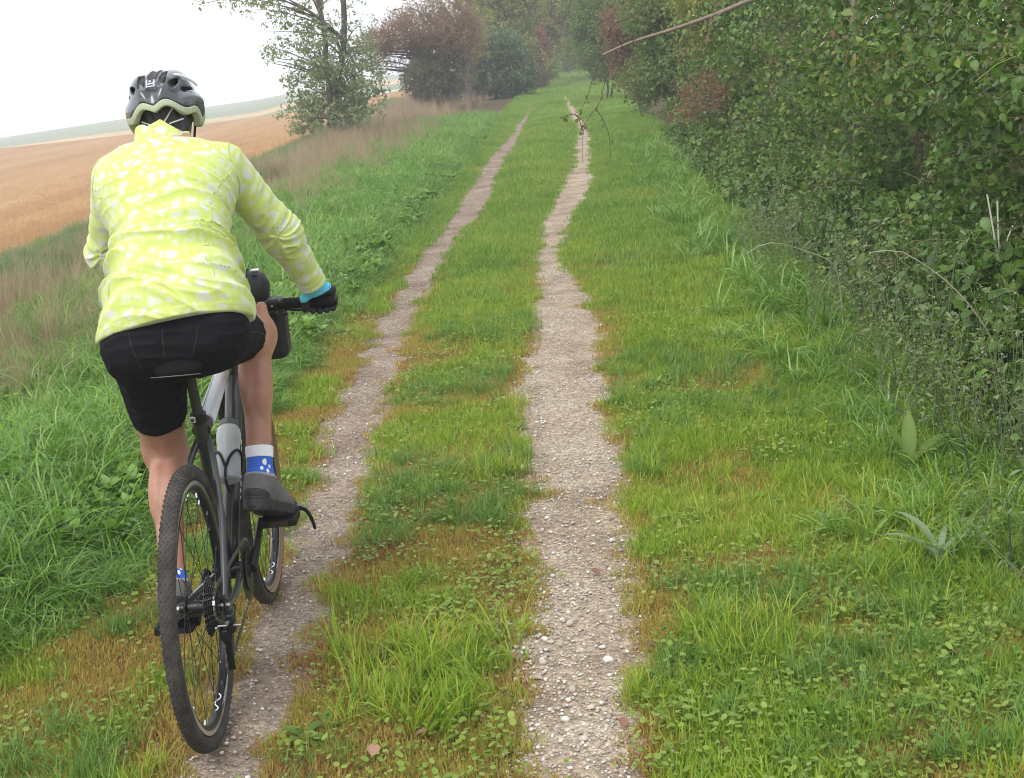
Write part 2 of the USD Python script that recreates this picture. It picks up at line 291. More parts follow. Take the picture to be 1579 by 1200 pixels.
# ================================================================ GRASSES AND LOW PLANTS
def blades(n, L, W, spread, lean, curl, seed, up=.0):
    """n curved grass blades: (v, f, rnd); L, W = (min, max)"""
    r = np.random.default_rng(seed); az = r.uniform(0, 2 * np.pi, n); rad = spread * np.sqrt(r.uniform(0, 1, n)); ba = r.uniform(0, 2 * np.pi, n)
    l, w = r.uniform(*L, n), r.uniform(*W, n); le = r.uniform(lean[0], lean[1], n); cu = r.uniform(curl[0], curl[1], n)
    d = np.stack([np.cos(az), np.sin(az), 0 * az], 1); sd = np.stack([-np.sin(az), np.cos(az), 0 * az], 1)
    p = np.stack([rad * np.cos(ba), rad * np.sin(ba), np.full(n, -.01)], 1); K = 4; V = []
    ang = le.copy(); tw = r.uniform(-.8, .8, n)[:, None]
    for k in range(K):
        ww = (w * (.75, 1., .72, 0)[k])[:, None] / 2; side = sd * np.cos(tw * k / 3) + np.array([0, 0, 1.0]) * np.sin(tw * k / 3)
        V += [p - side * ww, p + side * ww] if k < K - 1 else [p]
        step = (l / (K - 1))[:, None]; p = p + step * (np.sin(ang)[:, None] * d + np.cos(ang)[:, None] * [0, 0, 1.0]); ang = ang + cu / (K - 1)
    v = np.stack(V, 1).reshape(-1, 3); b = np.arange(n)[:, None] * 7
    f = np.concatenate([b + np.array([t]) for t in ((0, 1, 3), (0, 3, 2), (2, 3, 5), (2, 5, 4), (4, 5, 6))], 0)
    return v, f, np.repeat(r.uniform(0, 1, n), 7)
_LP = [(0, 0), (.28, .36), (.58, .46), (.84, .25), (1, 0)]
def leaf_shape(L, W, fold=.25, droop=.25):
    """one pointed leaf along +x, 11 vertices, 12 triangles"""
    v = [(0, 0, 0)]
    for t, w in _LP[1:4]:
        z = -droop * L * t * t
        v += [(t * L, w * W, z + fold * w * W), (t * L, 0, z), (t * L, -w * W, z + fold * w * W)]
    v += [(L, 0, -droop * L)]
    f = [(0, 2, 1), (0, 3, 2)]
    for k in (1, 4): f += [(k, k + 1, k + 4), (k, k + 4, k + 3), (k + 1, k + 2, k + 5), (k + 1, k + 5, k + 4)]
    return np.array(v, float), np.array(f + [(7, 8, 10), (8, 9, 10)])
def place_leaves(lv, lf, pos, d, nrm, sc, rng):
    """copies of a leaf with its length along d and face towards nrm"""
    d = d / np.linalg.norm(d, axis=1, keepdims=True); s = np.cross(nrm, d); s /= np.maximum(np.linalg.norm(s, axis=1, keepdims=True), 1e-6); u = np.cross(d, s)
    V = pos[:, None] + sc[:, None, None] * (lv[None, :, :1] * d[:, None] + lv[None, :, 1:2] * s[:, None] + lv[None, :, 2:] * u[:, None])
    n = len(pos); F = (lf[None] + (np.arange(n) * len(lv))[:, None, None]).reshape(-1, 3)
    return V.reshape(-1, 3), F, np.repeat(rng.uniform(0, 1, n), len(lv))
def rosette(n, L, W, seed, rise=(.2, .7)):
    r = np.random.default_rng(seed); az = r.uniform(0, 2 * np.pi, n); e = r.uniform(*rise, n); d = np.stack([np.cos(az) * np.cos(e), np.sin(az) * np.cos(e), np.sin(e)], 1)
    return place_leaves(*leaf_shape(L, W, .15, .45), r.normal(0, .004, (n, 3)), d, np.tile([0, 0, 1.0], (n, 1)), r.uniform(.6, 1.1, n), r)
def round_leaves(n, R, spread, seed, h=(.008, .035)):
    r = np.random.default_rng(seed); V, F, Q = [], [], []
    for k in range(n):
        p = np.array([*r.normal(0, spread, 2), r.uniform(*h)]); rad = R * r.uniform(.6, 1.15); a = np.linspace(0, 2 * np.pi, 7, endpoint=False); t = r.normal(0, .28, 2)
        ring = np.stack([rad * np.cos(a) * 1.1, rad * np.sin(a), rad * (t[0] * np.cos(a) + t[1] * np.sin(a) + .12)], 1)
        V.append(np.vstack([p, p + ring])); F.append(np.array([(0, 1 + i, 1 + (i + 1) % 7) for i in range(7)]) + 8 * k); Q.append(np.full(8, r.uniform()))
    return np.vstack(V), np.vstack(F), np.concatenate(Q)
def moss(n, seed):
    return blades(n, (.010, .034), (.0016, .0042), .05, (.0, 1.3), (-.3, 1.2), seed)

grass_m = leafy('grass_green', [(.0, (.070, .150, .010)), (.35, (.145, .265, .014)), (.65, (.25, .36, .022)), (.88, (.37, .36, .05)), (1., (.41, .30, .09))], 1.1, (.55, .25, .30), .42)
bluegrass_m = leafy('grass_blue_green', [(.0, (.055, .13, .018)), (.5, (.105, .22, .028)), (.85, (.175, .29, .05)), (1., (.29, .34, .11))], 1.0, (.6, .2, .25), .38)
tall_m = leafy('tall_grass_green', [(.0, (.05, .13, .010)), (.4, (.11, .235, .020)), (.75, (.195, .33, .040)), (1., (.35, .45, .16))], .9, (.6, .2, .25), .36, spec=.55)
moss_m = leafy('moss_ochre', [(.0, (.13, .16, .025)), (.3, (.26, .27, .04)), (.55, (.38, .31, .055)), (.78, (.36, .215, .065)), (1., (.22, .105, .05))], 2.4, (.62, .12, .46), .7)
cover_m = leafy('small_round_leaves', [(.0, (.10, .18, .02)), (.5, (.19, .28, .04)), (1., (.32, .38, .085))], 1.5, (.6, .2, .2), .5)
dry_m = leafy('dry_grass', [(.0, (.17, .13, .07)), (.4, (.29, .20, .115)), (.7, (.42, .34, .22)), (1., (.36, .21, .12))], .5, (.5, .25, .3), .8)
weed_m = leafy('weed_grey_green', [(.0, (.10, .15, .05)), (.5, (.17, .22, .09)), (.8, (.25, .265, .15)), (1., (.33, .28, .19))], 1.2, (.6, .2, .2), .6)

def field_pts(n, x0, x1, y0, y1, seed, power=1.0):
    """random ground points; power>1 packs them towards y0"""
    r = np.random.default_rng(seed); u = r.uniform(0, 1, n)
    y = y0 * (y1 / y0) ** u if power > 1 else y0 + (y1 - y0) * u
    a, b = (x0(y) if callable(x0) else x0), (x1(y) if callable(x1) else x1)
    x = a + (b - a) * r.uniform(0, 1, n); vis = np.abs(x) < .36 * y + 1.0
    return x[vis], y[vis], r
def sow(name, protos, x, y, r, sc, label, catg, lean=.15, zf=None):
    n = len(x); z = (zf or gz)(x, y); q = quats(r.uniform(0, 2 * np.pi, n), np.abs(r.normal(0, lean, n)), r.uniform(0, 2 * np.pi, n))
    return scatter(name, protos, np.stack([x, y, z], 1), q, sc, label=label, cat=catg, seed=7)
def patch(x, y): return nz(x, y, .9, 41)
def patch2(x, y): return nz(x, y, 2.6, 43)

# short turf of the lane (centre strip and right verge)
lanex0, lanex1 = (lambda y: verge_x(y) - .15), (lambda y: hedge_x(y) + .3)
def edge_in(x, y): return track_in(x, y) + .16 * (nz(x, y, 5., 81) - .5) + .10 * (nz(x, y, 15., 82) - .5)
def turf_ok(x, y, r, soft=.05): return edge_in(x, y) < soft * (r.uniform(0, 1, len(x)) ** 3 * 1.5 - .30)
def mossy(x, y):
    """0..1: how mossy and brown the turf is"""
    e = -track_in(x, y); near = np.exp(-np.maximum(e, 0) / .16)
    left = ss(-.02, -.25, x - ll(y)) * ss(1.0, .5, np.abs(x - ll(y)))
    mid = ss(.02, .1, x - lr(y)) * ss(.02, .1, rl(y) - x)
    base = .43 + .34 * near + .52 * left * (1 - ss(9, 16, y)) + .42 * mid * (1 - ss(5.5, 9, y)) + .42 * ss(.5, .9, x) * (1 - ss(4.8, 6.8, y)) - .14 * ss(8, 14, y)
    return np.clip(base + 2.3 * (patch2(x, y) - .5) + 1.2 * (patch(x, y) - .5), 0, 1)
P_short = [('tuft', blades(26, (.02, .066), (.0020, .0038), .045, (.05, .75), (.1, 1.3), 100 + k), grass_m) for k in range(5)]
P_moss = [('tuft', moss(70, 120 + k), moss_m) for k in range(4)]
P_cover = [('tuft', round_leaves(12, .0062, .04, 130 + k), cover_m) for k in range(4)]
P_clump = [('tuft', blades(44, (.08, .19), (.0025, .0048), .05, (.05, .8), (.4, 1.6), 140 + k), grass_m) for k in range(4)]
P_blue = [('tuft', blades(34, (.06, .16), (.0025, .0045), .055, (.1, .9), (.4, 1.7), 150 + k), bluegrass_m) for k in range(3)]
P_tall = [('tuft', blades(30, (.18, .50), (.006, .0145), .09, (.10, 1.0), (.7, 2.3), 160 + k), tall_m) for k in range(5)]
P_lush = [('tuft', blades(34, (.12, .27), (.0035, .007), .07, (.05, .8), (.5, 1.8), 165 + k), grass_m) for k in range(3)]
P_dry = [('tuft', blades(34, (.25, .75), (.002, .0045), .10, (.0, .38), (.0, .6), 170 + k), dry_m) for k in range(4)]

x, y, r = field_pts(72000, lanex0, lanex1, 3.0, 17.0, 200, 2)
m = mossy(x, y); keep = turf_ok(x, y, r) & (r.uniform(0, 1, len(x)) > ss(10, 17, y)) & (r.uniform(0, 1, len(x)) > m * 1.25 - .10); x, y = x[keep], y[keep]
hgt = .75 + .6 * patch(x, y) + .25 * ss(.3, 1.6, x) * ss(5, 8, y)
sow('short_grass', P_short, x, y, r, hgt * r.uniform(.7, 1.3, len(x)), 'short green grass covering the lane between and beside the wheel tracks', 'grass')
x, y, r = field_pts(50000, lanex0, lanex1, 3.0, 14.0, 201, 2)
m = mossy(x, y); keep = (r.uniform(0, 1, len(x)) > ss(9, 14, y)) & (turf_ok(x, y, r, .07) | ((np.abs(x + .93 + .1 * (nz(0, y, 3., 83) - .5)) < .07) & (y < 5.3) & (r.uniform(0, 1, len(x)) < .4))) & (r.uniform(0, 1, len(x)) < m * 1.1 - .05); x, y = x[keep], y[keep]
sow('moss', P_moss, x, y, r, r.uniform(.7, 1.35, len(x)), 'ochre and rusty moss and withered turf along the track edges', 'moss', .1)
x, y, r = field_pts(24000, lanex0, lanex1, 3.0, 10.0, 202, 2)
keep = turf_ok(x, y, r) & (r.uniform(0, 1, len(x)) < .06 + .85 * (nz(x, y, 1.7, 47) - .45)); x, y = x[keep], y[keep]
sow('clover', P_cover, x, y, r, r.uniform(.7, 1.4, len(x)), 'small round leaved clover and creeping plants in the turf', 'clover', .1)
x, y, r = field_pts(40000, lanex0, lanex1, 9.0, 108.0, 203, 2)
keep = (edge_in(x, y) < .05 * r.uniform(0, 1, len(x)) ** .5) | (y > 55.5 + r.uniform(-1, 1, len(x))); keep &= r.uniform(0, 1, len(x)) < .05 + ss(9, 15, y); x, y = x[keep], y[keep]
grass_far = leafy('grass_farther', [(.0, (.065, .145, .016)), (.4, (.125, .24, .026)), (.7, (.205, .315, .036)), (1., (.32, .32, .075))], .7, (.5, .2, .45), .5)
P_far = [('tuft', blades(40, (.035, .095), (.004, .008), .10, (.05, .8), (.1, 1.3), 180 + k), grass_far) for k in range(4)]
sow('distant_turf', P_far, x, y, r, (.62 + .016 * y) * r.uniform(.7, 1.3, len(x)) * (.85 + .5 * patch(x, y)) * (.55 + .45 * ss(.0, .35, -track_in(x, y))), 'green turf of the lane farther ahead', 'grass')
# taller clumps: between the tracks in front, along the right of the right track
CL = [(-.35, 3.89, 18, .20, 1.15), (-.28, 4.05, 12, .16, 1.), (-.22, 3.75, 8, .12, .9), (.57, 4.05, 12, .13, 1.0), (.62, 3.85, 8, .12, .8), (.245, 3.72, 10, .06, .65), (.40, 3.55, 6, .10, .6), (.05, 7.0, 10, .15, .9), (-.05, 5.95, 12, .16, .9), (-.12, 6.4, 8, .15, .8),
      (.50, 5.9, 8, .13, .75), (.52, 6.9, 6, .15, .7), (.95, 4.35, 10, .22, .8), (1.20, 4.35, 10, .18, 1.0), (1.35, 5.0, 14, .25, 1.1), (.85, 5.2, 14, .3, .7), (-.15, 8.3, 10, .3, .8), (-.05, 9.8, 12, .4, .8), (-1.0, 3.4, 5, .12, .7), (-1.22, 3.3, 5, .1, .8)]
r = np.random.default_rng(210); xs_, ys_, sc_ = [], [], []
for cx_, cy_, n_, sp_, s_ in CL:
    xs_.append(r.normal(cx_, sp_ * .55, n_)); ys_.append(r.normal(cy_, sp_ * .75, n_)); sc_.append(s_ * r.uniform(.65, 1.1, n_))
xs_, ys_, sc_ = map(np.concatenate, (xs_, ys_, sc_)); k = track_in(xs_, ys_) < .07
sow('grass_clumps', P_clump, xs_[k], ys_[k], r, sc_[k], 'longer fresh green grass clumps rising from the turf', 'grass', .2)
x, y, r = field_pts(5200, lanex0, lanex1, 3.2, 13.0, 211, 2)
keep = turf_ok(x, y, r) & (nz(x, y, 1.2, 49) > .565); x, y = x[keep], y[keep]
sow('grass_clumps', P_blue, x, y, r, r.uniform(.5, 1.0, len(x)), 'darker blue green grass clumps in the turf', 'grass', .2)
# lusher band before the hedge
x, y, r = field_pts(9000, lambda y: hedge_x(y) - 1.0 - .3 * nz(0, y, .8, 51), lambda y: hedge_x(y) + .4, 4.4, 26.0, 212, 2)
keep = r.uniform(0, 1, len(x)) < ss(-.85, -.15, x - hedge_x(y)) * (.5 + .9 * (nz(x, y, 1.1, 53) - .2)); x, y = x[keep], y[keep]
sow('tall_grass', P_lush[:2] + P_blue + P_tall[:2], x, y, r, r.uniform(.38, .8, len(x)) * (.75 + .3 * ss(6, 9, y)), 'lush long grass along the foot of the right hand hedge', 'grass', .25)
# tall grass on the left verge
x, y, r = field_pts(30000, lambda y: verge_x(y) - 2.6, lambda y: verge_x(y) + .1 * (nz(0, y, 1.5, 55) - .5), 3.4, 40.0, 213, 2)
keep = r.uniform(0, 1, len(x)) < ss(.12, -.25, x - verge_x(y)) * ss(-3.0, -1.6, x - verge_x(y)) * (.35 + 1.2 * (nz(x, y, .9, 57) - .2)); x, y = x[keep], y[keep]
sow('tall_grass', P_tall, x, y, r, (.36 + .26 * ss(0, -.5, x - verge_x(y))) * r.uniform(.6, 1.25, len(x)) * (.6 + .8 * nz(x, y, 1.3, 59)), 'lush arching long grass on the left verge', 'grass', .3)
P_nettle = [('sprig', rosette(16, .075, .055, 190 + k, (-.2, 1.2)), tall_m) for k in range(3)]
x, y, r = field_pts(5000, lambda y: verge_x(y) - 2.2, lambda y: verge_x(y) - .05, 3.6, 30.0, 214, 2)
keep = (nz(x, y, 1.1, 61) > .53) & (r.uniform(0, 1, len(x)) < .6); x, y = x[keep], y[keep]
sow('broad_leaved_weeds', P_nettle, x, y, r, r.uniform(.35, .85, len(x)), 'broad leaved green weeds among the long grass of the left verge', 'weeds', .4, zf=lambda x, y: gz(x, y) + .10)
# dry grass band between the verge and the field
x, y, r = field_pts(20000, lambda y: edge_x(y) - .1, lambda y: verge_x(y) - .55, 6.0, 62.0, 215, 2)
u = (x - edge_x(y)) / (verge_x(y) - edge_x(y)); keep = r.uniform(0, 1, len(x)) < ss(.05, .28, u) * ss(.80, .35, u) * (.0 + 2.6 * (nz(x, y * .6, .75, 63) - .36)); x, y = x[keep], y[keep]
sow('dry_grass', P_dry, x, y, r, (.42 + .009 * y) * r.uniform(.6, 1.15, len(x)), 'withered reddish tan grass between the verge and the field', 'dry grass', .25)
x, y, r = field_pts(7000, lambda y: edge_x(y) - .1, lambda y: edge_x(y) + .9, 8.0, 62.0, 216, 2)
sow('edge_grass', [('tuft', blades(30, (.08, .24), (.004, .008), .09, (.05, .9), (.2, 1.4), 195 + k), weed_m if k else bluegrass_m) for k in range(3)], x, y, r, (.8 + .01 * y) * r.uniform(.6, 1.1, len(x)), 'grey green grass strip bordering the field', 'grass')
# stubble on the field
x, y, r = field_pts(7000, lambda y: -.36 * y - 1.5, lambda y: edge_x(y) - .25, 10.0, 60.0, 217, 2)
stub_m = leafy('stubble_straw', [(.0, (.34, .185, .085)), (.5, (.41, .245, .12)), (1., (.46, .33, .19))], .6, (.5, .25, .3), .9)
sow('field_stubble', [('tuft', blades(16, (.03, .10), (.003, .006), .16, (.0, .6), (.0, .6), 197 + k), stub_m) for k in range(3)], x, y, r, (.8 + .012 * y) * r.uniform(.6, 1.1, len(x)), 'short orange brown stubble standing in the field', 'stubble', zf=lambda x, y: gz(x, y) + .02)

# ================================================================ STONES
stone_a, stone_b, stone_c = plain('stone_white', (.53, .50, .445), .8, bump=(60, .004), var=(25, .2)), plain('stone_buff', (.41, .345, .285), .85, bump=(60, .004), var=(25, .25)), plain('stone_grey', (.31, .265, .225), .85, bump=(60, .004), var=(25, .25))
def pebble(seed, sub=1):
    m = trimesh.creation.icosphere(sub, 1.0); r = np.random.default_rng(seed); v = np.array(m.vertices)
    v *= 1 + .42 * (meshkit.noise(v * 1.3 + r.uniform(0, 50, 3)) - .5)[:, None]; 
    for _ in range(4):
        d = r.normal(0, 1, 3); d /= np.linalg.norm(d); t = v @ d; v -= np.maximum(t - r.uniform(.62, .85), 0)[:, None] * d
    return v * r.uniform(.7, 1.2, 3) * [1, 1, .62], np.array(m.faces), np.full(len(v), r.uniform())
P_peb = [('pebble', pebble(300 + k), (stone_a, stone_b, stone_c, stone_b)[k % 4]) for k in range(8)]
r = np.random.default_rng(310); px_, py_, ps_ = [], [], []
for fl, fr_, n_, y0, y1 in ((rl, rr, 24000, 3.0, 13.0), (ll, lr, 6500, 3.2, 12.0)):
    yy = y0 * (y1 / y0) ** r.uniform(0, 1, n_); t = r.uniform(-.10, 1.10, n_); a, b = fl(yy), fr_(yy)
    dens = .35 + 1.3 * (nz(a + (b - a) * t, yy, 2.2, 71) - .3) + .25 * ss(.5, .0, t) * (fl is rl) * ss(5.2, 4.2, yy)
    k = r.uniform(0, 1, n_) < dens; px_.append((a + (b - a) * t)[k]); py_.append(yy[k]); ps_.append(np.minimum(.0016 + .0016 * r.exponential(1, k.sum()), .0075))
for cx_, cy_, n_, sx__, sy__ in ((-.05, 4.15, 330, .07, .25), (-.05, 4.5, 110, .07, .12), (.75, 3.62, 70, .10, .05), (-1.38, 3.9, 26, .06, .05), (.46, 5.2, 40, .03, .4), (-.02, 6.9, 160, .07, .45), (.55, 8.0, 50, .05, .3), (-.95, 9.5, 60, .06, .4), (-.88, 7.0, 40, .05, .4), (.75, 14.5, 60, .12, .3)):
    px_.append(r.normal(cx_, sx__, n_)); py_.append(r.normal(cy_, sy__, n_)); ps_.append(r.uniform(.0028, .0075, n_))
px_, py_, ps_ = map(np.concatenate, (px_, py_, ps_)); n = len(px_)
scatter('gravel', P_peb, np.stack([px_, py_, track_z(px_, py_) + np.where(track_in(px_, py_) > -.02, .004, .014) + ps_ * .15], 1), quats(r.uniform(0, 6.28, n), np.abs(r.normal(0, .3, n)), r.uniform(0, 6.28, n)), ps_, label='loose pale gravel and pebbles strewn over the wheel tracks', cat='gravel')
# single larger stones, each its own piece of the track it lies on
big = [(-.04, 4.43, .017, 0), (.20, 3.98, .015, 0), (.27, 3.47, .0125, 0), (-.055, 4.56, .012, 0), (-.03, 4.22, .016, 1), (.03, 4.17, .014, 0), (-.05, 4.05, .013, 0), (.02, 4.0, .015, 1), (.11, 4.28, .014, 1), (.06, 3.62, .014, 0), (.10, 3.5, .013, 1), (.0, 3.9, .015, 2), (.03, 4.75, .013, 0), (.0, 4.8, .012, 0), (.09, 3.8, .015, 1), (.13, 3.68, .013, 1)]
big += [(*a, 1) for a in zip(r.uniform(.0, .28, 40), r.uniform(3.3, 6.2, 40), r.uniform(.006, .0105, 40))]
for k, (x, y, s_, mk) in enumerate(big):
    v, f, _ = pebble(400 + k, 1); v = v * s_ @ rot_z(k * 1.7).T
    obj('stone', (v + [x, y, float(track_z(x, y)) + s_ * .35], f), (stone_a, stone_b, stone_c)[mk if k < 16 else k % 3], right_track, smooth=40)
for k in range(24):
    x, y, s_ = r.uniform(-.98, -.62), r.uniform(3.5, 7.5), r.uniform(.005, .010)
    v, f, _ = pebble(470 + k, 1); obj('stone', (v * s_ + [x, y, float(track_z(x, y)) + s_ * .35], f), (stone_a, stone_b, stone_c)[k % 3], left_track, smooth=40)

# ================================================================ SHRUBS AND TREES
bark_m = plain('bark_grey_brown', (.085, .068, .055), .9, bump=(40, .012), var=(14, .35))
twig_m = plain('twig_brown', (.075, .052, .042), .85, var=(20, .3)); pale_bark = plain('bark_pale', (.22, .165, .12), .8, bump=(50, .006), var=(12, .25))
def leaf_cluster(n, L, W, seed, size, flatten=.6, droop=.3, twig=True):
    """a small leafy twig"""
    r = np.random.default_rng(seed); t = r.uniform(.1, 1, n); pos = np.stack([r.normal(0, size * .22, n), r.normal(0, size * .22, n), t * size], 1)
    az = r.uniform(0, 2 * np.pi, n); e = r.normal(.05, .45, n); d = np.stack([np.cos(az) * np.cos(e), np.sin(az) * np.cos(e), np.sin(e) - .15], 1)
    nr = r.normal(0, .45, (n, 3)) + [0, 0, 1.0]
    V, F, Q = place_leaves(*leaf_shape(L, W, .22, droop), pos, d, nr, r.uniform(.6, 1.15, n), r)
    if twig:
        tv, tf = tube([(0, 0, -size * .3), (r.normal(0, .02), r.normal(0, .02), size * .5), (0, 0, size)], .0022, 4); F = np.vstack([F, tf + len(V)]); V = np.vstack([V, tv]); Q = np.r_[Q, np.full(len(tv), 1.0)]
    return V, F, Q
hedge_leaf = leafy('hedge_leaf', [(.0, (.028, .066, .010)), (.4, (.060, .125, .016)), (.68, (.11, .19, .030)), (.84, (.21, .25, .045)), (.92, (.19, .11, .05)), (1., (.25, .075, .04))], .8, (.62, .14, .24), .40, .20, spec=.32)
hedge_leaf2 = leafy('hedge_leaf_olive', [(.0, (.045, .055, .02)), (.5, (.085, .10, .032)), (.8, (.15, .125, .05)), (1., (.19, .105, .06))], .8, (.6, .15, .25), .42, .17, spec=.35)
P_hedge = [('leaf_twig', leaf_cluster(13, .044, .034, 500 + k, .15, droop=.45), hedge_leaf) for k in range(5)] + [('leaf_twig', leaf_cluster(18, .028, .019, 506 + k, .18), hedge_leaf2) for k in range(2)] + [('leaf_twig', leaf_cluster(8, .056, .046, 509, .18, droop=.5), hedge_leaf)]
def limb_set(base, tips, r0, r1, rng, n=7, wob=.12):
    out = []
    for t in tips:
        b, t = np.asarray(base, float), np.asarray(t, float); L = np.linalg.norm(t - b); m = b + (t - b) * .5 + rng.normal(0, wob * L * .35, 3) + [0, 0, .08 * L]
        out.append(tube(smooth_path([b, m, t], n), np.linspace(r0, r1, n), 5))
    return out
def shrub(name, base, lumps, n, label, catg='shrub', protos=None, group=None, seed=0, big=0, stems=5, sc=(.8, 1.25), face=None, bm=None, inner=.55):
    """lumps: (dx, dy, z, radius_x, radius_y, radius_z); leafy twigs on and inside the lumps, stems from the base, 'big' leaves as single parts"""
    rng = np.random.default_rng(900 + seed); zb = float(gz(*base)); sh = thing(name, (base[0], base[1], zb), 0, label, catg, group)
    lm = np.array(lumps, float); w = (lm[:, 3] * lm[:, 5]); k = rng.choice(len(lm), n, p=w / w.sum()); d = rng.normal(0, 1, (n, 3)); d /= np.linalg.norm(d, axis=1, keepdims=True)
    rad = 1 - (1 - inner) * rng.beta(1, 2.6, n); hole = meshkit.noise(np.c_[lm[k, :3] + d * lm[k, 3:6]] * 2.1 + seed * 3.1)
    P = lm[k, :3] + d * lm[k, 3:6] * (rad * (.74 + .46 * hole) * np.where(rng.uniform(0, 1, n) < .07, rng.uniform(1.05, 1.3, n), 1))[:, None]; ok = (P[:, 2] > .03) & (hole > .41)
    if face is not None: ok &= (d @ np.asarray(face, float)) > -.45
    P, d = P[ok], d[ok]; out = d + rng.normal(0, .45, d.shape) + [0, 0, .35]
    prim = scatter('foliage', protos or P_hedge, P, quat_to(out, rng.uniform(0, 6.28, len(P))), rng.uniform(*sc, len(P)), parent=sh, seed=seed + 3, kind='stuff')
    st = [tuple(lm[i % len(lm), :3] + rng.normal(0, .2, 3) * lm[i % len(lm), 3:6] + [.35, .2, .1]) for i in range(stems)]
    for i, t in enumerate(st): obj('stem', limb_set((lm[0, 0] + .1 + rng.normal(0, .15), rng.normal(0, .25), -.1), [t], .022, .006, rng)[0], bm or twig_m, sh, smooth=True)
    if big:
        lv, lf = leaf_shape(.058, .047, .22, .45)
        cand = np.argsort(-(d @ np.array([-.75, -.6, .15])) + rng.uniform(0, .5, len(d)))[:big]
        for q, i in enumerate(cand):
            dd = np.array([[rng.normal(-.3, .5), rng.normal(-.2, .5), rng.normal(-.35, .25)]]); nn = np.array([[-.5 + rng.normal(0, .3), -.45 + rng.normal(0, .3), .75]])
            V, F, Q = place_leaves(lv, lf, (P[i] + d[i] * .05)[None], dd, nn, np.array([rng.uniform(.7, 1.15)]), rng)
            obj('leaf', (V, F), hedge_leaf, sh, smooth=True, rnd=np.full(len(V), rng.uniform()))
    return sh
# the right-hand hedge, shrub by shrub
HL = ['glossy green hedge shrub nearest the camera at the right edge', 'dense green hedge shrub with bent bare stalks in front, second from the right edge', 'dark green leafy hedge shrub with reddish leaves low down', 'tall leafy hedge shrub with pale stakes showing at its top', 'rounded green hedge shrub bulging over the grass', 'leafy hedge shrub with a rusty patch on its left side', 'smaller green hedge shrub just behind the rusty patch', 'hazy green hedge shrub beyond the hanging twigs', 'far hedge shrub beside the bend of the right track', 'farthest low hedge shrub by the grassy edge']
hy = [5.4, 6.9, 8.5, 10.2, 12.2, 14.6, 17.5, 21.0, 25.5, 31.0]
for k, y in enumerate(hy):
    rg = np.random.default_rng(600 + k); W = (1.0, 1.1, 1.2, 1.3, 1.4, 1.6, 1.9, 2.3, 2.8, 3.2)[k]; x = float(hedge_x(y)); H = (2.5, 2.7, 2.8, 2.7, 2.4, 2.3, 2.5, 2.7, 3.0, 3.2)[k]
    lumps = [(1.0, 0, .6, .85, W * .75, .75), (1.15, rg.normal(0, .2), 1.35, .95, W * .75, .75), (1.35, rg.normal(0, .3), H - .55, .9, W * .8, .75), (.85, -W * .4, .95, .6, .55, .6), (.80, W * .4, 1.5, .65, .6, .6), (1.9, .2, H - .2, 1.1, W, .9), (.65, rg.normal(0, .3), .40, .5, W * .5, .42), (1.7, rg.normal(0, .3), H + .75, 1.15, W * .9, .95), (2.6, 0, H + 1.7, 1.5, W, 1.2)]
    shrub('hedge_shrub', (x, y), lumps, int((3400, 3900, 3900, 3700, 3500, 3300, 3200, 3100, 2900, 2600)[k]), HL[k], 'shrub', group='shrubs of the right hand hedge', seed=20 + k, big=(240, 200, 140, 60)[k] if k < 4 else 0, sc=(.8, 1.25) if k < 6 else (1.0, 1.7), face=(-.7, -.7, .2))
# ================================================================ TREES AND BUSHES BEYOND
def at(px, py, Y):
    """point at distance y = Y along the sight line through a pixel of the photograph"""
    d = fwd + cam_right * (px - 789.5) / F_PX - cam_up * (py - 600) / F_PX
    return np.array([0, 0, CAM_H]) + d * Y / d[1]
def leafmat(name, a, b, c, d=None): return leafy(name, [(.0, a), (.5, b), (.85, c), (1., d or c)], .9, (.6, .2, .2), .5, .48)
ash_m = leafmat('tree_leaf_grey_green', (.16, .21, .085), (.23, .28, .12), (.29, .33, .165), (.33, .33, .16))
haw_red = leafmat('hawthorn_red', (.17, .092, .055), (.24, .138, .082), (.27, .195, .095), (.20, .20, .075))
haw_dark = leafmat('hawthorn_dark', (.09, .105, .048), (.145, .14, .07), (.20, .155, .095))
bush_dark = leafmat('bush_dark_green', (.07, .115, .045), (.11, .16, .06), (.165, .205, .08))
yel_green = leafmat('leaf_yellow_green', (.15, .20, .04), (.235, .265, .055), (.32, .29, .075), (.40, .25, .075))
orange_m = leafmat('leaf_orange', (.24, .09, .04), (.36, .155, .065), (.40, .22, .09))
lime_m = leafmat('leaf_lime', (.17, .22, .03), (.27, .33, .05), (.34, .38, .09))
far_m = leafmat('leaf_far_grey', (.11, .15, .065), (.16, .205, .09), (.215, .25, .115))
brown_m = leafmat('leaf_brown_red', (.15, .075, .045), (.21, .115, .065), (.25, .165, .085), (.16, .17, .06))
mid_m = leafmat('leaf_mid_green', (.085, .145, .035), (.14, .20, .05), (.215, .26, .075), (.27, .21, .07))
def clusters(m, L, W, size, n, seed, k=4): return [('leaf_twig', leaf_cluster(n, L, W, seed + i, size), m) for i in range(k)]
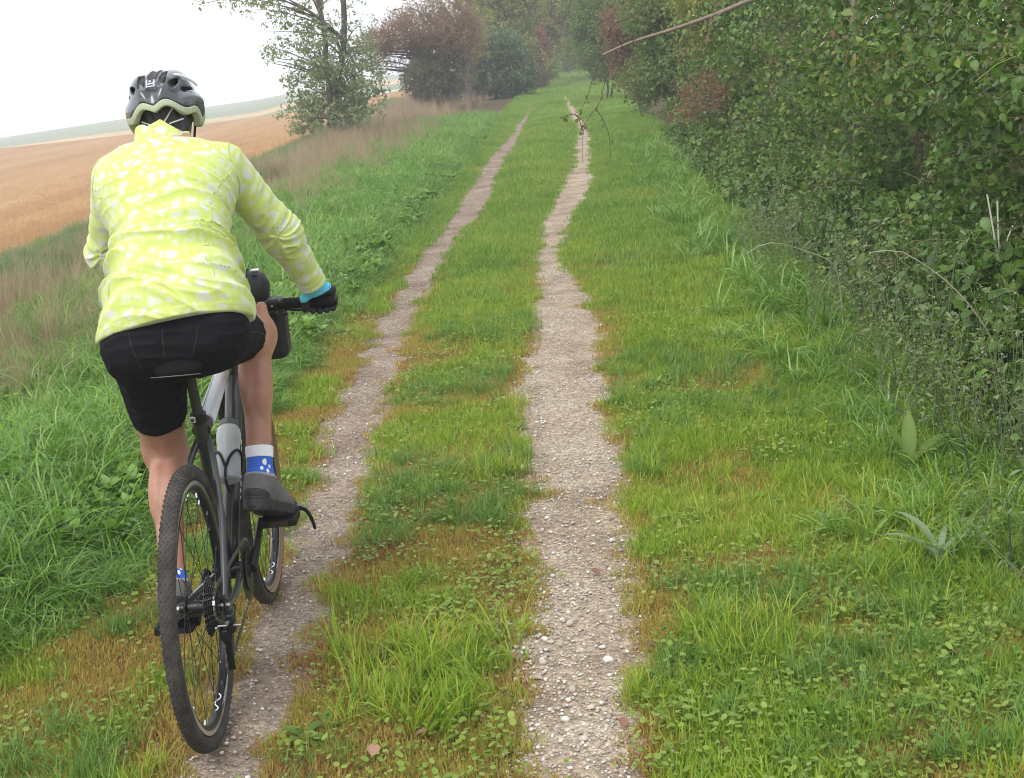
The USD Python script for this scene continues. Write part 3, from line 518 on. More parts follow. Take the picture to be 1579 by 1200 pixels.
def tree(name, Y, px, label, catg, trunks, crowns, seed, group=None, bark=None, limbs=2, z0=None):
    """trunks: list of (points [(px, py)...], r0, r1); crowns: list of (cluster protos, n, scale, inner, lumps [(px, py, rx, ry_depth, rz)]) - sizes in metres"""
    rng = np.random.default_rng(1500 + seed); bx = at(px, 150, Y)[0]; zb = float(gz(bx, Y)); t = thing(name, (bx, Y, zb), 0, label, catg, group); o = np.array([bx, Y, zb]); bark = bark or bark_m
    tops = []
    for pts, r0, r1 in trunks:
        P = [at(a, b, Y) - o + [0, rng.normal(0, .12), 0] for a, b in pts]; P = [np.array([P[0][0], 0, -.15])] + P if P[0][2] > .2 else P
        path = smooth_path(P, 14); path[1:-1] += rng.normal(0, .02, path[1:-1].shape); obj('trunk', tube(path, np.linspace(r0, r1, 14), 8), bark, t, smooth=True); tops.append(path)
    for protos, n, sc, inner, lumps in crowns:
        lm = np.array([[*(at(a, b, Y) - o)[[0]], rng.normal(0, .15), (at(a, b, Y) - o)[2], rx, ry, rz] for a, b, rx, ry, rz in lumps]); w = lm[:, 3] * lm[:, 5]
        k = rng.choice(len(lm), n, p=w / w.sum()); d = rng.normal(0, 1, (n, 3)); d /= np.linalg.norm(d, axis=1, keepdims=True); hole = meshkit.noise((lm[k, :3] + d * lm[k, 3:6]) * 2.2 + seed * 1.7)
        P = lm[k, :3] + d * lm[k, 3:6] * ((1 - (1 - inner) * rng.beta(1, 1.8, n)) * (.72 + .52 * hole))[:, None]; ok = (P[:, 2] > 0) & (hole > .27); P, d = P[ok], d[ok]
        scatter('crown', protos, P, quat_to(d + rng.normal(0, .5, d.shape) + [0, 0, .25], rng.uniform(0, 6.28, len(P))), rng.uniform(.7, 1.25, len(P)) * sc, parent=t, seed=seed, kind='stuff')
        for i in range(len(lm)):
            path = tops[rng.integers(len(tops))]; s0 = path[int(np.argmin(np.abs(path[:, 2] - lm[i, 2] * .75)))]
            for _ in range(limbs):
                e = lm[i, :3] + rng.normal(0, .45, 3) * lm[i, 3:6]; obj('limb', limb_set(s0, [e], .028 * Y / 40, .007 * Y / 40, rng)[0], bark, t, smooth=True)
    return t
C_ash = clusters(ash_m, .085, .055, .22, 9, 700); C_hr, C_hd = clusters(haw_red, .055, .04, .34, 16, 710), clusters(haw_dark, .06, .045, .30, 16, 716)
C_bd, C_yg, C_or, C_li, C_fa, C_br, C_mi = (clusters(m, .10, .07, .36, 14, s) for m, s in ((bush_dark, 722), (yel_green, 728), (orange_m, 734), (lime_m, 740), (far_m, 746), (brown_m, 752), (mid_m, 758)))
tree('field_tree', 33, 512, 'airy grey green tree with two bare stems at the left field edge', 'tree',
     [([(512, 215), (522, 120), (531, 60), (529, 0), (527, -90), (520, -200)], .075, .04), ([(510, 215), (507, 120), (500, 50), (489, 0), (478, -80), (455, -190)], .065, .03)],
     [(C_ash, 850, 1.0, .25, [(510, 150, .72, .7, .75), (500, 195, .58, .6, .5), (520, 105, .65, .6, .55), (490, 75, .62, .5, .45), (550, 165, .55, .5, .55), (560, 120, .45, .4, .5), (468, 130, .45, .4, .42), (465, 175, .40, .4, .45)]),
      (C_ash, 1500, .85, .1, [(450, 75, .60, .4, .22), (425, 92, .35, .3, .14), (455, 30, .62, .5, .34), (405, 10, .72, .5, .16), (350, -4, .85, .5, .15), (520, 45, .5, .4, .3), (560, 60, .3, .3, .5), (500, -50, 2.0, 1.5, .9), (480, -150, 2.2, 1.8, 1.2)])], 1, limbs=3)
tree('hawthorn', 48, 660, 'purplish red hawthorn spreading like an umbrella over dense dark stems by the field', 'tree',
     [([(650, 150), (655, 110), (640, 60)], .11, .05), ([(668, 150), (672, 110), (690, 50)], .10, .05), ([(690, 150), (688, 100), (715, 40)], .09, .04)],
     [(C_hr, 1500, 1.05, .2, [(650, 48, 1.35, 1.2, .55), (612, 55, .8, .8, .42), (585, 62, .55, .6, .30), (690, 50, .95, 1., .6), (715, 62, .6, .8, .7), (640, 25, .8, .7, .35), (606, 85, .5, .5, .38), (578, 85, .35, .4, .28), (562, 72, .30, .3, .16), (568, 98, .22, .3, .2), (670, 12, .6, .6, .25), (705, 28, .5, .5, .4)]),
      (C_hd, 1300, 1.05, .2, [(665, 90, .85, .8, .6), (655, 120, .62, .7, .6), (690, 115, .7, .7, .7), (678, 140, .75, .7, .4), (640, 105, .35, .5, .4)])], 2, limbs=4)
tree('bare_topped_tree', 52, 722, 'dark trunked tree with twisting bare boughs above the hawthorn', 'tree',
     [([(722, 140), (725, 90), (721, 40), (722, -10), (716, -60)], .13, .08)], [(C_yg, 220, .8, .1, [(700, -15, 1.2, .8, .5), (740, 10, .6, .6, .6), (735, 50, .4, .5, .8)])], 3, limbs=6)
tree('dark_bush', 55, 765, 'dark green rounded bush at the left edge of the lane before the orange one', 'bush',
     [([(765, 140), (765, 100)], .08, .05)], [(C_bd, 2400, 1.05, .25, [(762, 108, 1.0, .9, .75), (785, 115, .8, .8, .6), (742, 100, .6, .7, .9), (770, 80, .9, .8, .6), (800, 118, .5, .6, .5), (735, 125, .6, .6, .4)])], 4)
tree('yellowing_tree', 62, 762, 'tall yellowing green tree behind the dark bush', 'tree',
     [([(760, 130), (762, 60), (765, -30)], .14, .08)], [(C_yg, 2600, 1.1, .2, [(760, 45, 1.2, 1., 1.0), (790, 60, .9, .9, .9), (740, 20, .9, .9, .8), (785, 10, 1.1, 1., .9), (805, 85, .6, .8, .7), (730, 60, .6, .7, .9), (800, -40, 1.6, 1.2, 1.2), (745, -50, 1.5, 1.2, 1.2)])], 5)
tree('orange_bush', 64, 822, 'slim orange red autumn bush beside the lane', 'bush',
     [([(822, 135), (822, 80)], .06, .04)], [(C_or, 800, 1.0, .2, [(824, 70, .36, .5, .62), (818, 88, .40, .5, .5)]), (C_br, 450, 1.0, .2, [(820, 112, .42, .5, .6), (826, 130, .4, .5, .3)])], 6)
tree('lime_bush', 78, 846, 'small bright lime green bush at the end of the lane', 'bush', [([(846, 128), (846, 110)], .04, .03)], [(C_li, 420, .9, .2, [(846, 108, .42, .5, .42), (842, 118, .34, .4, .34), (850, 98, .28, .4, .28)])], 7)
for k, (px_, Y, m, lab) in enumerate([(815, 92, C_yg, 'hazy yellowish tree closing the lane, left of its end'), (850, 104, C_fa, 'misty grey green tree where the lane disappears'), (892, 98, C_fa, 'tall misty tree right of the lane end with dark gaps'), (935, 88, C_fa, 'broad misty tree behind the hanging twigs'), (985, 92, C_mi, 'misty green tree farther right behind the hedge line')]):
    tree('misty_tree', Y, px_, lab, 'tree', [([(px_, 120), (px_ + 3, 50), (px_ - 2, -40)], .20, .10)], [(m, 1500, 1.7, .2, [(px_, 60, 1.9, 1.4, 1.5), (px_ - 22, 20, 1.6, 1.4, 1.4), (px_ + 20, 25, 1.6, 1.3, 1.4), (px_ + 4, -25, 2.0, 1.6, 1.5), (px_, 95, 1.5, 1.2, 1.0)])], 8 + k, group=None)
for k, (px_, Y, m, n, lumps, lab) in enumerate([
    (935, 44, C_mi, 1900, [(925, 60, .8, 1., 1.0), (945, 90, .9, 1., .6), (905, 40, .45, .6, .8), (950, 30, 1.0, 1., .8), (915, -10, .9, 1., .8)], 'loose green tree right of the lane behind the hanging twigs'),
    (985, 34, C_br, 1800, [(975, 60, .55, .7, .55), (1005, 80, .6, .8, .5), (965, 30, .5, .7, .4), (1020, 50, .6, .8, .6), (990, 105, .6, .7, .35)], 'rusty brown bush behind the bare overhanging branch'),
    (1040, 27, C_mi, 2000, [(1030, 40, .6, .8, .6), (1060, 80, .6, .8, .5), (1035, 110, .6, .8, .35), (1080, 20, .7, .8, .5), (1000, 10, .5, .8, .4), (1090, 110, .5, .8, .4), (1000, 125, .5, .7, .25)], 'green thicket bush above the grass, just right of the rusty brown bush'),
    (1130, 21, C_yg, 1700, [(1120, 40, .55, .8, .5), (1160, 70, .5, .8, .45), (1190, 20, .6, .8, .45), (1110, 5, .6, .8, .3), (1150, 0, .6, .8, .35)], 'mixed yellowish bush under the overhanging branch'),
    (1085, 17.5, C_br, 130, [(1085, 150, .30, .5, .07), (1120, 128, .45, .5, .08), (1070, 178, .22, .4, .05), (1150, 140, .3, .4, .06), (1060, 160, .12, .3, .10)], 'low rusty orange bush at the left end of the near hedge')]):
    tree('thicket_bush', Y, px_, lab, 'bush', [([(px_, 150), (px_ + 4, 60), (px_ + 8, -10)] if k < 4 else [(px_ + 75, 190), (px_ + 40, 150)], .03, .01), ([(px_ + 8, 150), (px_ + 16, 60), (px_ + 20, 10)] if k < 4 else [(px_ + 85, 190), (px_ + 60, 140)], .03, .01)], [(m, n, .62 if Y > 18 else .40, .2, lumps)], 20 + k, limbs=3)

tree('arching_tree', 68, 915, 'tree arching its crown over the lane from the right at its far end', 'tree', [([(915, 125), (912, 60), (895, -10)], .15, .08)], [(C_yg, 1000, 1.3, .2, [(905, 20, 1.3, 1.2, .9), (876, 5, 1.2, 1.2, .8), (925, 60, .9, 1., .9), (893, 70, .5, .8, .8)]), (C_or, 160, 1.2, .2, [(868, 15, .5, .6, .4), (912, 55, .5, .6, .5)]), (C_mi, 900, 1.3, .2, [(930, 30, 1.2, 1.2, 1.2), (900, -30, 1.8, 1.4, .9), (940, 90, .9, 1., .7)])], 40)
tree('arching_tree', 73, 803, 'tree leaning over the lane from the left behind the orange bush', 'tree', [([(803, 130), (806, 60), (820, -10)], .15, .08)], [(C_yg, 1500, 1.4, .2, [(812, 30, 1.2, 1.2, 1.0), (838, 2, 1.3, 1.2, .8), (850, 35, .8, .9, .7), (800, 75, .8, 1., .9), (835, -30, 1.8, 1.4, .9), (858, 60, .45, .7, .9)]), (C_or, 260, 1.2, .2, [(818, 20, .6, .7, .5), (806, 50, .5, .7, .6), (790, 5, .6, .7, .5)])], 41)
# leaning tree in the hedge with the long bare bough over the lane
lt = thing('leaning_tree', (3.1, 13.2, float(gz(3.1, 13.2))), 0, 'tree hidden in the hedge with a long bare bough and drooping twigs over the lane', 'tree'); lo_ = np.array([3.1, 13.2, float(gz(3.1, 13.2))])
def lp(px, py, Y): return at(px, py, Y) - lo_
obj('trunk', tube(smooth_path([(0, 0, -.1), (-.05, -.1, 1.2), (-.3, -.5, 2.2), (-.5, -.8, 3.2)], 10), np.linspace(.07, .04, 10), 8), bark_m, lt, smooth=True)
obj('bough', tube(smooth_path([(-.25, -.4, 2.05), lp(1240, -22, 12.2), lp(1160, 0, 11.8), lp(1110, 20, 11.5), lp(1040, 45, 11.2), lp(975, 65, 11), lp(930, 85, 10.9)], 26), np.linspace(.028, .009, 26), 7), pale_bark, lt, smooth=True)
tw = [[(930, 85), (918, 110), (905, 150), (893, 172), (886, 176)], [(960, 68), (945, 98), (932, 128), (925, 160), (918, 168), (900, 198), (898, 225), (899, 250)], [(918, 168), (930, 185), (940, 215), (942, 250)], [(886, 176), (893, 185), (898, 205)], [(886, 176), (875, 178), (863, 184)], [(1115, 18), (1095, 40), (1090, 65), (1086, 78), (1060, 74), (1030, 86), (1018, 88)], [(1095, 40), (1102, 15), (1118, -5)], [(985, 62), (985, 95), (984, 100)], [(975, 65), (1000, 30), (1005, -10)], [(1060, 74), (1045, 92)], [(1000, 0), (975, 25), (940, 40), (930, 52)], [(930, 85), (955, 108), (985, 104)], [(886, 176), (900, 188), (908, 200)], [(1190, 20), (1175, 40), (1160, 60)]]
LB = np.random.default_rng(77); dpos = []
for k, q in enumerate(tw):
    P = smooth_path([lp(a, b, 10.85 + .05 * math.sin(k)) for a, b in q], 14); obj('twig', tube(P, np.linspace(.0036, .0014, 14), 5), twig_m if k not in (5, 6) else pale_bark, lt, smooth=True)
    if k in (0, 1, 2, 3, 4, 12): dpos += [P[i] + LB.normal(0, .012, 3) for i in LB.integers(3, 14, 6)]
    else: dpos += [P[i] + LB.normal(0, .02, 3) for i in LB.integers(2, 14, 6)]
lv, lf = leaf_shape(.032, .022, .25, .3); hang_m = leafmat('hanging_leaf', (.10, .13, .04), (.17, .15, .055), (.22, .15, .07), (.25, .10, .05))
for p in dpos:
    V, F, Q = place_leaves(lv, lf, p[None], np.array([[LB.normal(0, .6), LB.normal(0, .6), -.8]]), LB.normal(0, .6, (1, 3)) + [0, -.6, .5], np.array([LB.uniform(.7, 1.2)]), LB); obj('leaf', (V, F), hang_m, lt, smooth=True, rnd=np.full(len(V), LB.uniform()))
for n_, (pts, r0) in enumerate([([(1318, -40), (1317, 0), (1314, 32)], .018), ([(1396, -40), (1394, 0), (1399, 40)], .024)]):
    P = [at(a, b, 11.6 - n_ * 1.1) for a, b in pts]; P.append(np.array([P[-1][0] + .15, P[-1][1] + .5, float(gz(P[-1][0], P[-1][1]))]))
    obj('stake', tube(smooth_path(P, 10), r0, 8), pale_bark, smooth=True, label=('thin pale stake poking out of the hedge top' if n_ == 0 else 'thicker weathered pale stake in the hedge top, right of the thin one'), cat='stake')

# ================================================================ WEEDS, SINGLE PLANTS, FALLEN LEAVES
def stalk(n, H, seed, leaves=14, L=.05, W=.022, seeds=10):
    r = np.random.default_rng(seed); V, F, Q, nv = [], [], [], 0
    for k in range(n):
        b = np.array([*r.normal(0, .05, 2), -.02]); h = H * r.uniform(.6, 1.1); t = b + [r.normal(0, .10), r.normal(0, .10), h]; m = (b + t) / 2 + r.normal(0, .02, 3); P = smooth_path([b, m, t], 7)
        tv, tf = tube(P, np.linspace(.0028, .0012, 7), 4); V.append(tv); F.append(tf + nv); Q.append(np.full(len(tv), .75)); nv += len(tv)
        i = r.integers(1, 7, leaves); az = r.uniform(0, 6.28, leaves); e = r.normal(.25, .4, leaves); d = np.stack([np.cos(az) * np.cos(e), np.sin(az) * np.cos(e), np.sin(e)], 1)
        lvv, lff, lq = place_leaves(*leaf_shape(L, W, .2, .3), P[i] + r.normal(0, .004, (leaves, 3)), d, r.normal(0, .3, (leaves, 3)) + [0, 0, 1.0], r.uniform(.4, 1.1, leaves), r); V.append(lvv); F.append(lff + nv); Q.append(lq * .85); nv += len(lvv)
        lvv, lff, lq = place_leaves(*leaf_shape(.010, .010, .2, .1), P[r.integers(4, 7, seeds)] + r.normal(0, .022, (seeds, 3)), r.normal(0, 1, (seeds, 3)), r.normal(0, 1, (seeds, 3)), r.uniform(.7, 1.4, seeds), r); V.append(lvv); F.append(lff + nv); Q.append(np.full(len(lvv), .97)); nv += len(lvv)
    return np.vstack(V), np.vstack(F), np.concatenate(Q)
P_weed = [('stalk', stalk(4, .55, 800 + k, 9, .040, .015, 6), weed_m) for k in range(4)] + [('stalk', stalk(3, .40, 806 + k, 12, .045, .026, 3), cover_m if k else hedge_leaf) for k in range(2)] + [P_clump[0], P_blue[0]]
x, y, r = field_pts(2600, lambda y: hedge_x(y) - .5, lambda y: hedge_x(y) + .45, 4.0, 12.5, 820, 2)
keep = r.uniform(0, 1, len(x)) < ss(-.5, -.05, x - hedge_x(y) + .2 * (nz(0, y, 1.3, 75) - .5)) * (.10 + 1.0 * (nz(x, y, 1.2, 77) - .28)); x, y = x[keep], y[keep]
sow('tall_weeds', P_weed, x, y, r, (.55 + .45 * ss(-.5, .1, x - hedge_x(y))) * r.uniform(.7, 1.2, len(x)), 'grey green seeding weeds at the foot of the hedge', 'weeds', .25)
P_under = [('leaf_twig', leaf_cluster(10, .05, .038, 830 + k, .14), hedge_leaf) for k in range(4)]
x, y, r = field_pts(6500, lambda y: hedge_x(y) + .02, lambda y: hedge_x(y) + .8, 4.6, 24.0, 840, 2)
sow('hedge_bottom_growth', P_under, x, y, r, r.uniform(.8, 1.5, len(x)), 'low leafy bramble growth closing the foot of the hedge', 'brambles', .7, zf=lambda x, y: gz(x, y) + .02 + .50 * ((x * 37.7 + y * 51.3) % 1) * ss(-.1, .3, x - hedge_x(y)))
straw_m, pale_stem = plain('straw_stem', (.36, .32, .22), .7, var=(30, .2)), plain('pale_cut_stem', (.50, .47, .38), .75)
def single(name, pts, r0, r1, m, label, catg, group=None, n=16, k=6): obj(name, tube(smooth_path(pts, n), np.linspace(r0, r1, n), k), m, smooth=True, label=label, cat=catg, group=group)
g0 = at(1545, 560, 6.1); 
single('grass_stalk', [(g0[0] + .05, 6.15, float(gz(g0[0], 6.1))), at(1532, 530, 6.05), at(1490, 465, 6.0), at(1430, 412, 5.95), at(1372, 386, 5.9), at(1340, 390, 5.88)], .004, .0022, straw_m, 'long pale grass stalk arching left in front of the hedge', 'grass stalk')
single('grass_stalk', [(1.75, 7.9, float(gz(1.75, 7.9))), at(1290, 415, 7.8), at(1235, 385, 7.7), at(1185, 375, 7.6), at(1150, 392, 7.6)], .004, .002, straw_m, 'thin grey stalk bowing over the grass left of the hedge weeds', 'grass stalk')
for k, (a, b) in enumerate([((1522, 300), (1530, 345)), ((1538, 310), (1540, 372)), ((1528, 405), (1529, 448)), ((1548, 418), (1560, 455)), ((1562, 348), (1550, 385))]):
    p, q = at(*a, 6.75), at(*b, 6.75); single('cut_stalk', [(q[0] + .10, 7.0, float(gz(q[0], 7.0))), q, p], .0045, .0038, pale_stem, ('topmost pale cut stalk against the hedge at the right edge', 'tall pale cut stalk just right of the topmost one', 'short straight pale cut stalk below the two tall ones', 'leaning pale cut stalk right of the short straight one', 'curved pale cut stalk at the far right')[k], 'stalk', 'pale cut stalks in the hedge')
dark_stem = plain('dark_stem', (.045, .045, .035), .8)
for k, pts in enumerate([[(1556, 925), (1558, 850), (1552, 770)], [(1500, 790), (1490, 700), (1470, 620)], [(1530, 760), (1538, 660), (1530, 560)], [(1480, 740), (1450, 640), (1440, 560)]]):
    Y = (4.35, 5.2, 5.4, 5.6)[k]; P = [at(a, b, Y) for a, b in pts]; P[0][2] = float(gz(P[0][0], Y)); single('dead_stem', P, .0036, .0016, dark_stem, ('dark dry stem standing alone near the right edge in the foreground', 'leaning dark dry stem left of the two others in the weeds', 'upright dark dry stem rising in front of the cut stalks', 'dark dry stem slanting left deep in the weeds')[k], 'stem')
def plant(name, x, y, leaves, m, label, catg='plant', seed=1):
    """leaves: (azimuth, rise, length, width, droop) each its own part"""
    t = thing(name, (x, y, float(gz(x, y))), 0, label, catg); rng = np.random.default_rng(seed)
    for az, e, L, W, dr in leaves:
        n = 9; s = np.linspace(0, 1, n); el = e - dr * s; d = np.stack([np.cos(el) * math.cos(az), np.cos(el) * math.sin(az), np.sin(el)], 1); P = np.vstack([[0, 0, 0], np.cumsum(d[:-1] * L / (n - 1), 0)]); sd = np.array([-math.sin(az), math.cos(az), 0])
        w = W * np.interp(s, [0, .2, .55, .85, 1], [.25, .6, 1, .6, .02]) / 2; up = np.cross(d, sd); up *= np.sign(up[:, 2:] + 1e-9)
        V = np.vstack([P - sd * w[:, None] + up * w[:, None] * .35, P, P + sd * w[:, None] + up * w[:, None] * .35]); i = np.arange(n - 1)
        F = np.vstack([np.stack([i + a * n, i + 1 + a * n, i + 1 + (a + 1) * n], 1) for a in (0, 1)] + [np.stack([i + a * n, i + 1 + (a + 1) * n, i + (a + 1) * n], 1) for a in (0, 1)])
        obj('leaf', (V, F), m, t, smooth=True, rnd=np.full(len(V), rng.uniform(.2, .9)))
    return t
pale_leaf = leafmat('pale_broad_leaf', (.16, .235, .12), (.22, .30, .17), (.27, .34, .21)); dock_leaf = leafmat('dock_leaf', (.10, .19, .03), (.15, .25, .04), (.22, .30, .07)); teal_leaf = leafmat('thistle_leaf', (.075, .12, .075), (.105, .16, .10), (.14, .19, .13))
plant('broad_leaved_plant', 1.255, 4.47, [(2.9, 1.2, .22, .030, 1.5), (2.4, 1.5, .235, .034, 1.5), (.3, 1.35, .20, .026, 2.2), (1.0, 1.2, .15, .022, .8), (-1.2, 1.1, .13, .022, .9), (-2.2, 1.2, .15, .022, 1.0)], pale_leaf, 'plant with pale curved strap leaves in the right foreground turf')
plant('dock_plant', 1.46, 5.55, [(2.6, 1.3, .21, .06, .5), (1.3, 1.4, .23, .06, .5), (.2, 1.0, .22, .06, .9), (-1.2, 1.0, .21, .06, .9), (-2.3, 1.0, .20, .055, .9)], dock_leaf, 'upright yellow green dock leaves at the foot of the weeds')
rg = np.random.default_rng(99)
def ros(n, L, W): return [(2 * math.pi * k / n + rg.normal(0, .2), rg.uniform(.2, .8), L * rg.uniform(.7, 1.1), W, rg.uniform(.3, 1.0)) for k in range(n)]
for k, (px_, py_, n_, L_) in enumerate([(1452, 735, 9, .10), (1568, 742, 8, .11), (1395, 640, 8, .10), (1240, 770, 7, .06), (470, 1140, 8, .075), (505, 1120, 6, .06), (445, 625, 9, .11), (800, 660, 9, .06), (1345, 830, 8, .05)]):
    g = at(px_, py_, 1.0) - [0, 0, CAM_H]; g = np.array([0, 0, CAM_H]) - g * CAM_H / g[2]
    plant('leaf_rosette', g[0], g[1], ros(n_, L_, L_ * .42), teal_leaf if k in (0, 1, 3, 8) else dock_leaf, ('grey green thistle rosette beside the dark dry stems', 'grey green thistle rosette cut by the right edge of the photo', 'green leaf rosette just above the dock leaves', 'small pale rosette in the turf left of the strap leaved plant', 'bright green leaf rosette in the near grass right of the rear wheel', 'smaller green rosette touching the one right of the rear wheel', 'leafy green rosette at the verge behind the right pedal', 'grey green rosette on the left edge of the right track', 'tiny pale rosette among the clover on the right')[k], 'plant', 40 + k)
fl_m = leafy('fallen_leaf', [(.0, (.17, .075, .045)), (.5, (.26, .14, .085)), (1., (.33, .20, .13))], 2., (.8, .1, .1), .8, .15)
lv, lf = leaf_shape(.036, .030, .5, -.25)
for k, (px_, py_, s_) in enumerate([(926, 884, .9), (938, 803, .8), (965, 1079, 1.1), (962, 1121, 1.0), (1476, 1022, 1.2), (1562, 1105, 1.2), (640, 1146, 1.1), (705, 1076, .8), (1292, 1092, .9), (790, 1015, .8), (1012, 992, 1.0), (575, 1180, 1.2), (360, 1060, .8)]):
    g = at(px_, py_, 1.0) - [0, 0, CAM_H]; g = np.array([0, 0, CAM_H]) - g * CAM_H / g[2]; az = rg.uniform(0, 6.28)
    V, F, Q = place_leaves(lv, lf, np.zeros((1, 3)), np.array([[math.cos(az), math.sin(az), .12]]), rg.normal(0, .25, (1, 3)) + [0, 0, 1.0], np.array([s_]), rg)
    obj('fallen_leaf', (V, F), fl_m, smooth=True, rnd=np.full(len(V), rg.uniform()), loc=(g[0], g[1], float(track_z(g[0], g[1])) + (.010 if track_in(g[0], g[1]) > 0 else .035)), cat='leaf', group='fallen leaves on the lane',
        label=('brown fallen leaf lying in the middle of the right track', 'brown curled leaf on the right track, the farther one', 'tan leaf behind the small tuft on the right track edge', 'tan leaf in front of the small tuft on the right track edge', 'pinkish brown leaf in the turf below the strap leaved plant', 'rusty leaf in the turf at the right edge', 'rust brown leaf in the grass at the bottom between the tracks', 'small brown leaf at the foot of the big grass clump', 'reddish leaf in the near right turf by the pebble patch', 'small rusty leaf among white stones left of the right track', 'pale brown leaf at the mossy right edge of the right track', 'brown leaf at the bottom edge near the left track', 'brown leaf beside the rear wheel on the left track')[k])

# ================================================================ MIST
hz_m = usdkit.material(stage, LOOKS + 'autumn_mist', {'v': ('principled_volume', {'color': (.97, .975, .985), 'density': .0019, 'anisotropy': .2})}, volume='v.volume')
hb = trimesh.creation.box((760, 600, 34)); hb.apply_translation((0, 220, -6.5)); obj('haze', hb, hz_m, kind='stuff', label='thin autumn mist over the lane and the field', cat='haze')
# ================================================================ THE BICYCLE   (local axes: x to the rider's right, y ahead, z up; origin under the rear axle)
BX, BY = -0.832, 3.682
BZ = float(track_z(BX, BY)) + .004
black_paint = plain('black_gloss_paint', (.014, .0135, .013), .30, coat=.4, var=(30, .5))
grey_paint = plain('grey_paint', (.048, .050, .056), .32, metal=.3, var=(22, .2))
white_paint = plain('white_paint', (.70, .71, .74), .35)
black_alloy = plain('black_alloy', (.02, .02, .021), .38, metal=.6)
silver = plain('silver_alloy', (.62, .63, .65), .25, metal=1.)
dark_steel = plain('dark_steel', (.06, .058, .055), .38, metal=.9)
rubber = plain('tyre_rubber', (.050, .045, .040), .85, spec=.2, bump=(160, .002), var=(24, .5))
soft_black = plain('soft_black', (.011, .011, .012), .75, spec=.18, bump=(220, .001))
blue_print = plain('blue_print', (.05, .28, .60), .4)
red_print = plain('red_print', (.45, .03, .04), .35)
gum_wall = plain('tan_sidewall', (.20, .115, .05), .7)

bike = thing('bicycle', (BX, BY, BZ), 0, 'black trekking bicycle with grey stays, white top tube panel and printed rims under the rider', 'bicycle')

def gear(R, teeth, x0, x1, depth=.004):
    from shapely.geometry import Polygon
    a = np.linspace(0, 2 * np.pi, teeth * 4, endpoint=False); r = R - depth * np.tile([0, 0, 1, 1], teeth)
    m = trimesh.creation.extrude_polygon(Polygon(np.stack([r * np.cos(a), r * np.sin(a)], 1)).difference(Polygon(np.stack([.016 * np.cos(a), .016 * np.sin(a)], 1))), x1 - x0, engine='earcut')
    v = np.array(m.vertices); return np.stack([v[:, 2] + x0, v[:, 0], v[:, 1]], 1), np.array(m.faces)

